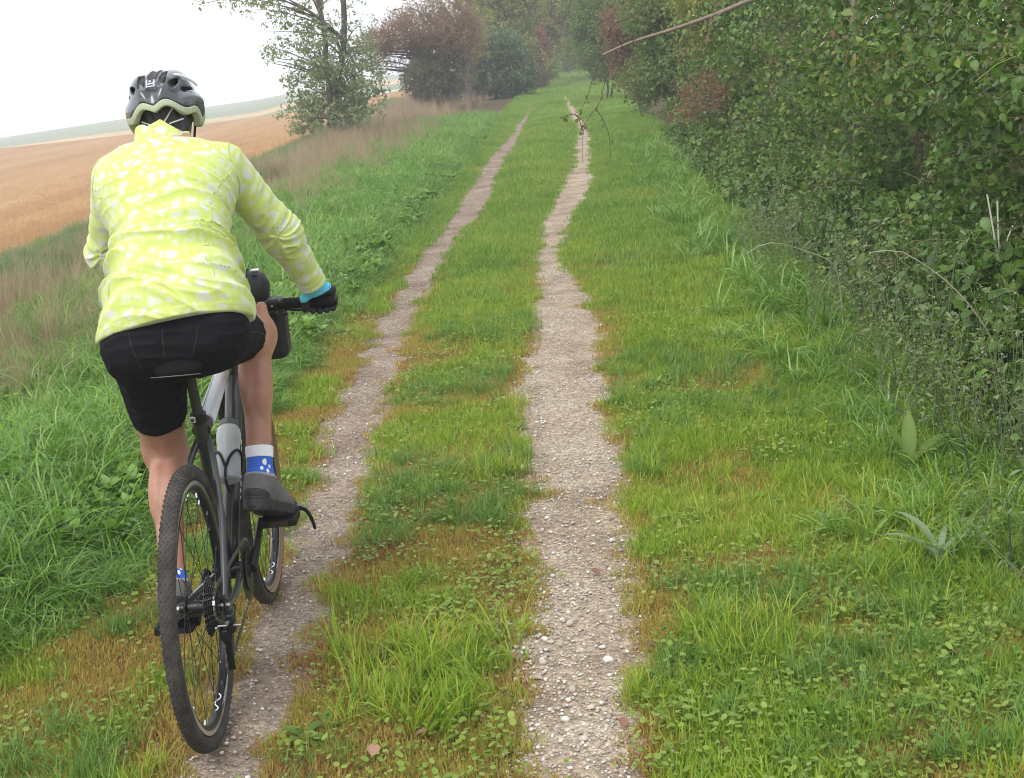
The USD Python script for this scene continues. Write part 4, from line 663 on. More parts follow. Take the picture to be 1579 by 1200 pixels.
def wheel(name, y, drive):
    w = thing(name, (0, y, .36), parent=bike)
    a = np.linspace(math.radians(-62), math.radians(242), 22)
    prof = [(.0205 * math.cos(t), .3385 + .0200 * math.sin(t)) for t in a] + [(-.009, .314), (.009, .314)]
    obj('tyre', revolve_x(prof, 128), rubber, w, smooth=40)
    rng = np.random.default_rng(5); kn = []
    for row, ang in ((-3, -58), (-2, -36), (-1, -15), (0, 0), (1, 15), (2, 36), (3, 58)):
        nk = 118
        for k in range(nk):
            th = 2 * math.pi * (k + .5 * (row % 2)) / nk; t = math.radians(90 - ang)
            c = np.array([.0205 * math.cos(t), .3385 + .0200 * math.sin(t)])
            s = (.0036, .0072, .0036) if abs(row) < 3 else (.0044, .0058, .0038)
            bx = trimesh.creation.box([s[0], s[1], s[2]]); v = np.array(bx.vertices)
            v = v @ rot_z(math.radians(24 * (1 if row % 2 else -1))).T
            v = v @ rot_y(math.radians(ang)).T + [c[0], 0, c[1]]
            ct, st = math.cos(th), math.sin(th)
            kn.append((np.stack([v[:, 0], v[:, 1] * ct - v[:, 2] * st, v[:, 1] * st + v[:, 2] * ct], 1), bx.faces))
    obj('tread', cat(kn), rubber, w, kind='stuff')
    obj('rim', revolve_x([(-.0125, .3185), (-.0128, .306), (-.0105, .296), (-.005, .2915), (.005, .2915), (.0105, .296), (.0128, .306), (.0125, .3185)], 128), black_alloy, w, smooth=50)
    for sx in (-1, 1):
        obj('brake_track', revolve_x([(sx * .0127, .3185), (sx * .0135, .318), (sx * .0138, .3075), (sx * .0129, .3065)], 128), silver, w, smooth=30)
        if drive is False: obj('sidewall', revolve_x([(sx * .0115, .3205), (sx * .0215, .3265), (sx * .0222, .3262), (sx * .0125, .3195)], 96), gum_wall, w, smooth=40)
    def arc(r0, r1, a0, a1, x, wav=0, n=26):
        t = np.linspace(math.radians(a0), math.radians(a1), n); r = (r0 + r1) / 2 + wav * np.sin(np.linspace(0, 2 * np.pi, n)); hw = (r1 - r0) / 2
        v = np.vstack([np.stack([np.full(n, x), (r + s * hw) * np.cos(t), (r + s * hw) * np.sin(t)], 1) for s in (-1, 1)]); i = np.arange(n - 1)
        f = np.vstack([np.stack([i, i + 1, i + n + 1], 1), np.stack([i, i + n + 1, i + n], 1)]); return v, f
    for side in (-1, 1):           # white scroll and blue dash printed on the rim, and white swirl on the spoke bed
        marks = [arc(.2975, .3005, 282, 296, side * .0122), arc(.3015, .3045, 286, 306, side * .0129, .0015)]
        obj('white_print', cat(marks), white_paint, w)
        obj('blue_dash', arc(.2975, .3035, 316, 326, side * .0125), blue_print, w)
    for a0 in (274, 94):
        t = np.linspace(0, 1, 30); th = np.radians(a0 + 15 * t); x = .0062 * np.sin(t * 3 * np.pi)
        rr_ = .2912 - .0008 + 0 * t
        obj('white_swirl', tube(np.stack([x, rr_ * np.cos(th), rr_ * np.sin(th)], 1), .0016, 5), white_paint, w)
    hub = revolve_x([(-.048, .006), (-.048, .012), (-.034, .013), (-.033, .030), (-.029, .030), (-.027, .017), (.020, .018), (.021, .031), (.025, .031), (.026, .012), (.05, .012), (.05, .006)], 32)
    obj('hub', hub, black_alloy, w, smooth=35)
    obj('axle', tube([(-.075, 0, 0), (.078, 0, 0)], .006, 10), silver, w, smooth=30)
    for k in range(28):
        side = 1 if k % 2 else -1; th = 2 * math.pi * k / 28; off = math.radians(68 if (k // 2) % 2 else -68)
        p0 = (side * .030, .028 * math.cos(th + off), .028 * math.sin(th + off)); p1 = (side * .003, .2935 * math.cos(th), .2935 * math.sin(th))
        sp = obj('spoke', tube([p0, p1], .0010, 5), black_alloy, w)
        pn = .2935 - .014; q0 = np.array(p1) + (np.array(p0) - p1) * .05
        obj('nipple', tube([tuple(q0), p1], .0022, 6), silver, w)
    if drive:
        for k in range(9):
            obj('sprocket', gear(.028 + .0062 * (8 - k), 13 + 2 * (8 - k), .026 + .0034 * k, .0280 + .0034 * k), dark_steel, w)
    return w
rear = wheel('wheel', 0.0, True)
front = wheel('wheel', 1.06, False)

BB = np.array([0, .44, .305])
def fr(name, pts, r, m=black_paint, n=16, flat=None, parent=bike, k=16, label=None): return obj(name, tube(smooth_path(pts, k) if len(pts) > 2 else pts, r, n, flat=flat), m, parent, smooth=40, label=label)
fr('seat_tube', [(0, .44, .305), (0, .297, .785)], .0185)
fr('seat_post', [(0, .300, .775), (0, .252, .925)], .0138)
cl = fr('seat_clamp', [(0, .301, .771), (0, .2945, .793)], .0215, black_alloy)
obj('clamp_plate', rbox((.017, .006, .017), .001, (-.012, .2745, .781)), silver, cl); obj('bolt', tube([(-.012, .273, .781), (-.012, .269, .781)], .0048, 10), dark_steel, cl)
tt = fr('top_tube', [(0, .31, .742), (0, .60, .80), (0, .855, .848)], np.linspace(.025, .021, 16), flat=(1, .95))
obj('white_panel', tube(smooth_path([(0.006, .36, .7565), (0.004, .55, .794), (0, .72, .826)], 16), np.linspace(.0235, .0205, 16), 16, flat=(1, .93)), white_paint, tt, smooth=40)
fr('down_tube', [(0, .45, .305), (0, .875, .765)], np.array([.024, .026]))
obj('white_lettering', cat([rbox((.0016, .006, .010 + .004 * (k % 3)), .0005, (.0262, .60 + .0155 * k, .468 + .0168 * k), rot_x(-.82)) for k in range(9)]), white_paint, bike, kind='stuff')
fr('head_tube', [(0, .893, .735), (0, .846, .875)], .0235)
for s in (-1, 1):
    st = fr('seat_stay', [(s * .066, .003, .372), (s * .062, .10, .50), (s * .030, .27, .675), (s * .014, .318, .715)], .0082, grey_paint if s > 0 else black_paint, flat=(1, 1.25), label='grey right seat stay' if s > 0 else None)
    fr('chain_stay', [(s * .066, .0, .352), (s * .060, .16, .325), (s * .035, .40, .305)], .0105)
    obj('dropout', rbox((.006, .034, .05), .002, (s * .067, .002, .362)), black_alloy, bike)
    fr('fork_leg', [(s * .030, .905, .725), (s * .058, .918, .68), (s * .058, .985, .52), (s * .054, 1.058, .365)], np.linspace(.0155, .0115, 16))
obj('fork_crown', rbox((.11, .035, .04), .012, (0, .905, .722), rot_x(-.34)), black_paint, bike, smooth=30)
fr('steerer', [(0, .846, .875), (0, .834, .915)], .017, black_alloy)
fr('stem', [(0, .832, .905), (0, .935, .967)], .0165, black_alloy)
BARY, BARZ = .945, .968
bar = [(-.325, BARY - .02, BARZ), (-.12, BARY, BARZ), (0, BARY, BARZ), (.12, BARY, BARZ), (.325, BARY - .02, BARZ)]
fr('handlebar', bar, .0125, black_alloy, k=30)
for s in (-1, 1):
    gp = fr('grip', [(s * .165, BARY - .004, BARZ), (s * .325, BARY - .02, BARZ)], .0168, soft_black)
    obj('end_plug', tube([(s * .325, BARY - .02, BARZ), (s * .330, BARY - .0205, BARZ)], .0150, 14), black_alloy, gp)
    obj('lock_ring', tube([(s * .160, BARY - .004, BARZ), (s * .168, BARY - .0045, BARZ)], .0188, 16), black_alloy, gp)
    lv = fr('brake_lever', [(s * .135, BARY + .006, BARZ - .006), (s * .15, BARY + .035, BARZ - .018), (s * .20, BARY + .052, BARZ - .03), (s * .275, BARY + .046, BARZ - .034)], np.linspace(.009, .006, 16), black_alloy, flat=(1, .7))
    obj('clamp', tube([(s * .118, BARY, BARZ), (s * .146, BARY - .002, BARZ)], .0185, 16), black_alloy, lv, smooth=30)
    sh = obj('shifter', rbox((.05, .036, .022), .006, (s * .118, BARY - .002, BARZ - .026)), black_alloy, bike, smooth=30)
    obj('thumb_paddle', rbox((.045, .020, .006), .0025, (s * .155, BARY - .022, BARZ - .034), rot_y(s * -.25)), soft_black, sh, smooth=30)
    obj('bolt', tube([(s * .132, BARY - .017, BARZ - .002), (s * .132, BARY - .021, BARZ - .002)], .0038, 10), silver, sh)
obj('bell', cat([tube([(.045, BARY, BARZ + .004), (.075, BARY, BARZ + .004)], .0185, 16), rbox((.030, .022, .016), .006, (.060, BARY - .010, BARZ + .022))]), red_print, bike, smooth=30, label='small red clamp on the handlebar')
# saddle
sp = np.array([0, .008, -.012]) + np.array([(0, .085, .951), (0, .10, .957), (0, .14, .961), (0, .20, .957), (0, .26, .953), (0, .32, .952), (0, .365, .947), (0, .38, .940)])
sd = obj('saddle', tube(smooth_path(sp, 24), np.interp(np.linspace(0, 1, 24), [0, .06, .2, .38, .6, .85, .96, 1], [.035, .058, .068, .062, .034, .023, .02, .008]), 20, flat=(1, .40)), plain('saddle_cover', (.007, .007, .0075), .85, spec=.08), bike, smooth=50)
for s in (-1, 1): obj('rail', tube(smooth_path([(s * .022, .12, .935), (s * .022, .20, .918), (s * .022, .29, .920), (s * .012, .36, .938)], 14), .0035, 8), silver, sd, smooth=40)
obj('trim', tube(smooth_path([(-.062, .092, .938), (-.03, .080, .9395), (0, .077, .940), (.03, .080, .9395), (.062, .092, .938)], 16), .0016, 6), plain('dark_trim', (.05, .05, .052), .5), sd)
obj('post_head', rbox((.05, .045, .022), .006, (0, .248, .922)), black_alloy, bike, smooth=30)
# drivetrain
CA = math.radians(33); CL = .172
cx, sx_ = math.cos(CA), math.sin(CA)
PR = np.array([.128, BB[1] + CL * cx, BB[2] + CL * sx_]); PL = np.array([-.128, BB[1] - CL * cx, BB[2] - CL * sx_])
obj('bottom_bracket', tube([(-.045, BB[1], BB[2]), (.06, BB[1], BB[2])], .024, 20), black_alloy, bike, smooth=30)
v, f = gear(.083, 40, .046, .049, .004); obj('chainring', (v + [0, BB[1], BB[2]], f), dark_steel, bike)
v, f = gear(.062, 30, .0535, .056, .003); obj('chainring', (v + [0, BB[1], BB[2]], f), black_alloy, bike)
FT = math.radians(-22)      # pedals follow the pointed-down feet
for s, P, nm in ((1, PR, 'right'), (-1, PL, 'left')):
    fr('crank_arm', [(s * .064, BB[1], BB[2]), (s * .072, (BB[1] + P[1]) / 2, (BB[2] + P[2]) / 2), (s * .078, P[1], P[2])], np.linspace(.0165, .012, 10), black_alloy, k=10, flat=(.75, 1.15))
    fo = FT if s > 0 else math.radians(-26)
    pd = obj('pedal', cat([rbox((.012, .096, .020), .003, P + np.array([s * dx, 0, 0])) for dx in (-.040, .052)] + [rbox((.10, .012, .020), .003, P + np.array([s * .006, dy, 0])) for dy in (-.043, .043)] + [tube([P + np.array([-s * .05, 0, 0]), P + np.array([s * .05, 0, 0])], .010, 12)]), soft_black, bike, smooth=30)
    obj('reflector', rbox((.055, .004, .014), .001, P + np.array([s * .006, -.050, 0])), plain('amber_dark_%s' % nm, (.03, .018, .012), .3), pd)
    tp = P + np.array([s * .050, .060, .014])
    if s > 0: obj('toe_strap', tube(smooth_path([tp + np.array([-s * .02, .01, .01]), tp, tp + np.array([s * .022, -.004, -.008]), tp + np.array([s * .040, -.010, -.038]), tp + np.array([s * .046, -.014, -.066])], 18), .0062, 8, flat=(.55, 1)), soft_black, pd, smooth=40)
    if s > 0: obj('buckle', rbox((.012, .014, .014), .003, tp), grey_paint, pd, smooth=30)
UP, LP = np.array([0, .010, .290]), np.array([0, .035, .185])
der = obj('derailleur', cat([rbox((.022, .036, .05), .006, (.078, -.012, .318)), rbox((.030, .040, .034), .008, (.062, -.004, .286))]), black_alloy, bike, smooth=30)
obj('barrel', tube([(.045, -.025, .315), (.105, -.027, .315)], .0032, 8), silver, der); obj('bolt', tube([(.075, -.035, .325), (.075, -.040, .325)], .007, 10), silver, der)
obj('bolt', tube([(.040, -.030, .312), (.046, -.030, .312)], .006, 10), silver, der)
for P in (UP, LP):
    v, f = gear(.020, 11, .047, .0505, .003); obj('jockey_wheel', (v + P, f), dark_steel, der)
obj('cage', tube([(.055, UP[1], UP[2] + .012), (.055, LP[1], LP[2] - .012)], .0105, 8, flat=(.22, 1)), black_alloy, der, smooth=30)
fr('gear_cable', [(.062, .10, .33), (.085, .02, .338), (.088, -.055, .335), (.078, -.045, .322)], .0026, soft_black, 8)
# chain: loop of links round the sprocket, chainring and jockey wheels
def chain_path():
    cs, cr_, rs = np.array([0, .36]), BB[1:], .047; pts = []
    def arcp(c, r, a0, a1, n): t = np.radians(np.linspace(a0, a1, n)); return [(c[0] + r * math.cos(x), c[1] + r * math.sin(x)) for x in t]
    pts += arcp((0, .36), rs, 200, 95, 14); pts += arcp(cr_, .083, 92, -95, 26)
    pts += arcp(LP[1:], .019, 320, 170, 8)[::1]; pts += arcp(UP[1:], .019, -40, 60, 6); return np.array(pts)
cp = chain_path(); cp = np.vstack([cp, cp[:1]]); L = np.r_[0, np.cumsum(np.linalg.norm(np.diff(cp, axis=0), axis=1))]
nl = int(L[-1] / .0127); tt_ = np.linspace(0, L[-1], nl, endpoint=False)
py, pz = np.interp(tt_, L, cp[:, 0]), np.interp(tt_, L, cp[:, 1]); links = []
for k in range(nl):
    d = np.array([py[(k + 1) % nl] - py[k], pz[(k + 1) % nl] - pz[k]]); a = math.atan2(d[1], d[0])
    links.append(rbox((.0064 if k % 2 else .0038, .0122, .0078), .0008, (.0485, py[k], pz[k]), rot_x(a)) if False else (np.array(trimesh.creation.box((.0066 if k % 2 else .0040, .0118 if k % 2 else .010, .0082)).vertices) @ rot_x(a).T + [.0475, py[k], pz[k]], trimesh.creation.box((1, 1, 1)).faces))
obj('chain', cat(links), plain('chain_steel', (.20, .19, .18), .3, metal=.9), bike, kind='stuff')
# bottle cage
B0, B1 = np.array([0, .585, .525]), np.array([0, .712, .680]); bd = (B1 - B0) / np.linalg.norm(B1 - B0); bn = np.array([0, -bd[2], bd[1]])
cg = obj('bottle_cage', cat([tube([B0 - bn * .042 - bd * .02, B1 - bn * .042 - bd * .02], .006, 8), tube(smooth_path([B0 - bn * .040 + bd * .04 + [s * .03, 0, 0] for s in (-1, 1)], 4), .005, 6)] +
    [tube(smooth_path([B0 - bn * .04 + [s * .012, 0, 0] + bd * .02, B0 + [s * .039, 0, 0] + bd * .075, B0 + bn * .024 + [s * .030, 0, 0] + bd * .085, B0 + bn * .0395 + [s * .002, 0, 0] + bd * .03], 16), .0042, 8) for s in (-1, 1)] +
    [tube(smooth_path([B0 + bn * .0395 + bd * .03, B0 + bn * .038 - bd * .01, B0 + bn * .01 - bd * .022, B0 - bn * .035 - bd * .02], 12), .0042, 8)]), black_alloy, bike, smooth=40)

# ---------------------------------------------------------------- things carried on the bicycle
def along(a, d, prof, n=28):
    """profile [(distance, radius)] revolved about the axis from a along d"""
    v, f = revolve_x(prof, n); u = np.cross([1.0, 0, 0], d); u /= np.linalg.norm(u); w = np.cross(d, u)
    return np.asarray(a) + v[:, :1] * d + v[:, 1:2] * u + v[:, 2:] * w, f
bottle_mat = usdkit.material(stage, LOOKS + 'frosted_plastic', {'p': ('principled_bsdf', {'base_color': (.62, .65, .66), 'roughness': .28, 'transmission_weight': .35, 'ior': 1.4})}, surface='p.BSDF')
bt = thing('water_bottle', (BX, BY, BZ), 0, 'frosted clear water bottle in the cage on the down tube', 'bottle')
obj('body', along(B0, bd, [(0, .001), (0, .030), (.004, .0345), (.05, .0355), (.085, .0355), (.098, .0325), (.110, .0325), (.122, .0355), (.150, .0355), (.165, .031), (.172, .026), (.172, .001)]), bottle_mat, bt, smooth=40)
obj('cap', along(B0, bd, [(.172, .001), (.172, .0285), (.186, .0285), (.192, .022), (.198, .010), (.214, .010), (.214, .001)]), plain('grey_cap', (.10, .105, .11), .45), bt, smooth=40)
bag = thing('handlebar_bag', (BX, BY, BZ), 0, 'black rolled bag strapped in front of the handlebar', 'bag')
bag_fabric = plain('bag_fabric', (.011, .011, .012), .55, spec=.4, bump=(45, .004))
obj('roll', tube(smooth_path([(-.185, 1.085, .985), (-.165, 1.085, .985), (-.02, 1.085, .99), (.085, 1.085, .990), (.104, 1.085, .988)], 22), np.r_[.035, .058, .066, .068 + .003 * np.sin(np.arange(16) * 1.9), .066, .058, .030], 24), bag_fabric, bag, smooth=50)
obj('pouch', rbox((.29, .11, .19), .024, (.005, 1.08, .875)), bag_fabric, bag, smooth=40)
for x in (-.11, .045): obj('strap', tube(smooth_path([(x, 1.085 + .072 * math.cos(t), .985 + .072 * math.sin(t)) for t in np.linspace(0, 6.2, 20)], 30), .010, 6, flat=(.2, 1)), soft_black, bag, smooth=30)
obj('buckle', rbox((.026, .022, .010), .004, (.075, 1.05, 1.062)), silver, bag, smooth=30)
# ================================================================ THE RIDER  (same local axes as the bicycle)
def sdf_mesh(fn, lo, hi, h, blk=6, margin=1.35, project=1):
    """surface of fn < 0 inside the box, found on a sparse grid of step h (surface nets)"""
    lo, hi = np.asarray(lo, float), np.asarray(hi, float); nb = np.ceil((hi - lo) / (h * blk)).astype(int); nn = nb * blk
    I = np.stack(np.meshgrid(*[np.arange(k) for k in nb], indexing='ij'), -1).reshape(-1, 3)
    d = fn(lo + (I + .5) * blk * h - .5 * h); act = np.abs(d) < margin * blk * h * .87 + h
    G = np.repeat(np.repeat(np.repeat(np.where(d > 0, 9., -9.).reshape(nb).astype(np.float32), blk, 0), blk, 1), blk, 2)
    o = np.stack(np.meshgrid(*[np.arange(blk)] * 3, indexing='ij'), -1).reshape(-1, 3)
    P = (I[act][:, None] * blk + o[None]).reshape(-1, 3)
    for s in range(0, len(P), 400000):
        p = P[s:s + 400000]; G[p[:, 0], p[:, 1], p[:, 2]] = fn(lo + p * h)
    G[0], G[-1], G[:, 0], G[:, -1], G[:, :, 0], G[:, :, -1] = 9, 9, 9, 9, 9, 9
    S = G < 0; c = np.zeros(nn - 1, np.uint8)
    for a in (0, 1):
        for b in (0, 1):
            for e in (0, 1): c += S[a:nn[0] - 1 + a, b:nn[1] - 1 + b, e:nn[2] - 1 + e]
    C = np.argwhere((c > 0) & (c < 8)); idx = np.full(nn - 1, -1, np.int64); idx[C[:, 0], C[:, 1], C[:, 2]] = np.arange(len(C))
    acc, cnt = np.zeros((len(C), 3)), np.zeros(len(C))
    corners = [np.array(x) for x in np.ndindex(2, 2, 2)]
    for a in corners:
        for ax in range(3):
            if a[ax]: continue
            b = a.copy(); b[ax] = 1
            ga, gb = G[tuple((C + a).T)], G[tuple((C + b).T)]; m = (ga < 0) != (gb < 0)
            t = np.where(m, ga / np.where(m, ga - gb, 1), 0); p = a + t[:, None] * (b - a)
            acc[m] += p[m]; cnt[m] += 1
    V = lo + (C + acc / cnt[:, None]) * h; F = []
    for ax in range(3):
        sl0 = [slice(None)] * 3; sl1 = [slice(None)] * 3; sl0[ax] = slice(0, -1); sl1[ax] = slice(1, None)
        e = np.argwhere(S[tuple(sl0)] != S[tuple(sl1)]); u, w = [(1, 2), (2, 0), (0, 1)][ax]
        ok = (e[:, u] > 0) & (e[:, w] > 0) & (e[:, u] < nn[u] - 1) & (e[:, w] < nn[w] - 1); e = e[ok]
        q = []
        for du, dw in ((0, 0), (-1, 0), (-1, -1), (0, -1)):
            k = e.copy(); k[:, u] += du; k[:, w] += dw; q.append(idx[k[:, 0], k[:, 1], k[:, 2]])
        q = np.stack(q, 1); flip = ~S[tuple(e.T)]; q[flip] = q[flip][:, ::-1]
        F += [q[:, [0, 1, 2]], q[:, [0, 2, 3]]]
    F = np.vstack(F)
    for _ in range(project):
        g = np.stack([fn(V + np.eye(3)[k] * h * .3) - fn(V - np.eye(3)[k] * h * .3) for k in range(3)], 1) / (.6 * h)
        V = V - np.clip(fn(V), -h, h)[:, None] * g / np.maximum((g * g).sum(1, keepdims=True), .25)
    return V, F
def smin(a, b, k): hh = np.maximum(k - np.abs(a - b), 0) / k; return np.minimum(a, b) - hh * hh * k * .25
def smax(a, b, k): return -smin(-a, -b, k)
def cone(p, a, b, ra, rb):
    a, b = np.asarray(a, float), np.asarray(b, float); ab = b - a; t = np.clip(((p - a) @ ab) / (ab @ ab), 0, 1)
    return np.linalg.norm(p - a - t[:, None] * ab, axis=1) - (ra + (rb - ra) * t)
def ell(p, c, r, R=None):
    q = p - np.asarray(c); q = q if R is None else q @ np.asarray(R); r = np.asarray(r, float)
    k0 = np.linalg.norm(q / r, axis=1); k1 = np.linalg.norm(q / (r * r), axis=1); return k0 * (k0 - 1) / np.maximum(k1, 1e-9)
def plane(p, c, n): n = np.asarray(n, float); return (p - np.asarray(c)) @ (n / np.linalg.norm(n))
def ik(h, a, l1, l2, side):
    h, a = np.asarray(h, float), np.asarray(a, float); d = a - h; L = np.linalg.norm(d); u = d / L; x = (l1 * l1 - l2 * l2 + L * L) / (2 * L); y = math.sqrt(max(l1 * l1 - x * x, 0))
    s = np.asarray(side, float); s = s - (s @ u) * u; return h + u * x + s / np.linalg.norm(s) * y

# joints
HIP_L, HIP_R = np.array([-.098, .245, .985]), np.array([.062, .265, 1.005])
soleR, soleL = PR + [0, 0, .022], PL + [0, 0, .022]
ANK_R, ANK_L = np.array([.098, .490, .532]), np.array([-.118, .165, .322])
KNEE_R = ik(HIP_R, ANK_R, .425, .405, (.10, 1, .3)); KNEE_L = ik(HIP_L, ANK_L, .425, .405, (-.16, 1, .1))
SH_L, SH_R = np.array([-.215, .640, 1.402]), np.array([.084, .655, 1.418])
EL_L, EL_R = np.array([-.298, .775, 1.185]), np.array([.205, .790, 1.195])
WR_L, WR_R = np.array([-.285, .908, 1.020]), np.array([.268, .905, 1.018])
HEAD = np.array([-.082, .795, 1.572]); HR = rot_y(math.radians(-6)) @ rot_x(math.radians(-8))
SPINE = [np.array(x) for x in ((-.018, .215, 1.005), (-.020, .250, 1.060), (-.035, .385, 1.190), (-.060, .540, 1.335), (-.073, .650, 1.435))]
SA, SB = [.130, .136, .112, .142, .112], [.092, .108, .098, .108, .075]

def torso(p, grow=0.0):
    out = None
    for i in range(4):
        a, b = SPINE[i], SPINE[i + 1]; ab = b - a; t = np.clip(((p - a) @ ab) / (ab @ ab), 0, 1); c = a + t[:, None] * ab; d = p - c
        A = SA[i] + (SA[i + 1] - SA[i]) * t + grow; B = SB[i] + (SB[i + 1] - SB[i]) * t + grow
        u = d[:, 0]; v = np.hypot(d[:, 1], d[:, 2]); k0 = np.hypot(u / A, v / B); k1 = np.hypot(u / A**2, v / B**2)
        e = k0 * (k0 - 1) / np.maximum(k1, 1e-6); out = e if out is None else smin(out, e, .05)
    for c, r in (((-.165, .585, 1.375), .070), ((.035, .60, 1.385), .070), ((-.066, .66, 1.425), .078)): out = smin(out, np.linalg.norm(p - np.array(c), axis=1) - r - grow, .07)
    out = smin(out, ell(p, (-.115, .60, 1.24), (.065, .065, .075)), .06); return smin(out, ell(p, (-.01, .61, 1.245), (.065, .065, .075)), .06)
def thighs(p):
    d = None
    for H, K, s in ((HIP_L, KNEE_L, -1), (HIP_R, KNEE_R, 1)):
        e = cone(p, H, K, .092, .055); e = smin(e, ell(p, H + np.array([s * .004, -.050, .018]), (.088, .085, .082)), .06)
        d = e if d is None else smin(d, e, .03)
    return d
def shins(p):
    d = None
    for K, A in ((KNEE_L, ANK_L), (KNEE_R, ANK_R)):
        u = (A - K) / np.linalg.norm(A - K); back = np.array([0, -u[2], u[1]]); back = back if back[1] < 0 else -back
        e = cone(p, K, A, .047, .0315)
        for sx_2, dz in ((-1, .0), (1, .012)): e = smin(e, ell(p, K + u * (.130 + dz) + back * .021 + np.array([sx_2 * .0165, 0, 0]), (.030, .043, .100), np.stack([np.array([1.0, 0, 0]), np.cross(u, [1.0, 0, 0]), u], 1)), .018)
        for sx_2 in (-1, 1): e = smin(e, cone(p, K - u * .07 + back * .030 + np.array([sx_2 * .028, 0, 0]), K + u * .03 + back * .026 + np.array([sx_2 * .030, 0, 0]), .016, .012), .02)
        e = smax(e, -ell(p, K + back * .062 + u * .01, (.018, .020, .040)), .03)
        e = smin(e, np.linalg.norm(p - (K - back * .010), axis=1) - .050, .04)
        d = e if d is None else np.minimum(d, e)
    return d
FEET = {}
for nm, A, S, ax in (('right', ANK_R, soleR, .20), ('left', ANK_L, soleL, -.10)):
    pitch = -.40 if nm == 'right' else -.36
    d = np.array([math.sin(ax) * math.cos(pitch), math.cos(ax) * math.cos(pitch), math.sin(pitch)]); s = np.cross(d, [0, 0, 1.0]); s /= np.linalg.norm(s); u = np.cross(s, d)
    ball = np.array([S[0] * (.94 if nm == 'right' else .92), S[1] + .012, S[2]]); o = ball - d * .175     # heel point on the sole
    FEET[nm] = (o, np.stack([s, d, u], 1)); A[:] = o + d * .050 + u * .092
KNEE_R = ik(HIP_R, ANK_R, .425, .405, (.10, 1, .3)); KNEE_L = ik(HIP_L, ANK_L, .425, .405, (-.16, 1, .1))
def foot(p, nm, g=0.0):
    o, R = FEET[nm]; q = (p - o) @ R
    e = ell(q, (0, .040, .038), (.031 + g, .042 + g, .040 + g)); e = smin(e, cone(q, (0, .05, .075), (0, .15, .038), .032 + g, .030 + g), .03)
    e = smin(e, ell(q, (-.002, .175, .024), (.041 + g, .062 + g, .024 + g)), .03); e = smin(e, ell(q, (0, .235, .020), (.033 + g, .038 + g, .020 + g)), .02)
    return e
def arms(p):
    d = None
    for S, E, W in ((SH_L, EL_L, WR_L), (SH_R, EL_R, WR_R)):
        e = smin(cone(p, S, E, .050, .038), cone(p, E, W, .039, .0255), .03); d = e if d is None else np.minimum(d, e)
    return d
def hand(p, s):
    """fist closed round the grip: s=+1 right, -1 left"""
    C = np.array([s * .282, BARY - .0165, BARZ]); W = WR_R if s > 0 else WR_L; q = p - C; q = q * [s, 1, 1]; w = (W - C) * [s, 1, 1]
    d = cone(q, w, (.0, .000, .036), .026, .020)
    for k, (x, L) in enumerate(((-.031, .96), (-.010, 1.05), (.011, 1.0), (.030, .86))):
        kn = np.array([x, .018, .034 - .002 * abs(k - 1)])
        d = smin(d, cone(q, (x * .7, -.012, .038), kn, .0135, .0115), .012)
    fing = None
    for k, (x, L) in enumerate(((-.031, .96), (-.010, 1.05), (.011, 1.0), (.030, .86))):
        kn = np.array([x, .018, .034 - .002 * abs(k - 1)]); pts = [kn, np.array([x, .036 * L, .004]), np.array([x + .001, .026 * L, -.022]), np.array([x + .002, .004, -.0285 * L])]
        e = np.minimum(np.minimum(cone(q, pts[0], pts[1], .0105, .0092), cone(q, pts[1], pts[2], .0092, .0085)), cone(q, pts[2], pts[3], .0085, .0076))
        fing = e if fing is None else np.minimum(fing, e)
    d = smin(d, fing, .007)
    th = np.minimum(cone(q, (-.026, -.022, .036), (-.046, -.022, .014), .0135, .0108), cone(q, (-.046, -.022, .014), (-.050, -.004, -.018), .0105, .0088))
    return smin(d, th, .010)
def head(p):
    q = (p - HEAD) @ HR
    d = ell(q, (0, -.012, .022), (.074, .094, .086)); d = smin(d, ell(q, (0, .022, -.045), (.056, .066, .068)), .04)
    d = smin(d, ell(q, (0, .066, -.088), (.024, .022, .018)), .03)                        # chin
    d = smin(d, cone(q, (0, .090, .002), (0, .106, -.028), .009, .013), .014)             # nose
    for s in (-1, 1):
        d = smax(d, -ell(q, (s * .031, .092, .006), (.017, .012, .010)), .012); d = smin(d, np.linalg.norm(q - np.array([s * .031, .078, .005]), axis=1) - .0125, .004)   # eye
        d = smin(d, ell(q, (s * .075, -.008, -.018), (.009, .018, .030), rot_z(s * .35)), .010); d = smax(d, -ell(q, (s * .086, .0, -.016), (.008, .010, .016)), .006)     # ear
        d = smin(d, ell(q, (s * .034, .068, -.030), (.022, .018, .016)), .02)             # cheek
    d = smin(d, ell(q, (0, .086, -.052), (.024, .010, .006)), .008); d = smin(d, ell(q, (0, .084, -.065), (.020, .010, .006)), .008); d = smax(d, -ell(q, (0, .098, -.0585), (.022, .008, .0022)), .003)
    return d
NECK0, NECK1 = np.array([-.073, .660, 1.430]), np.array([-.082, .775, 1.525])
def body(p):
    d = smin(torso(p), smin(thighs(p), shins(p), .035), .04)
    d = smin(d, arms(p), .045); d = smin(d, cone(p, NECK0, NECK1, .060, .052), .04); d = smin(d, head(p), .03)
    for s in (-1, 1): d = smin(d, hand(p, s), .012)
    for nm in FEET: d = smin(d, foot(p, nm), .025)
    return d

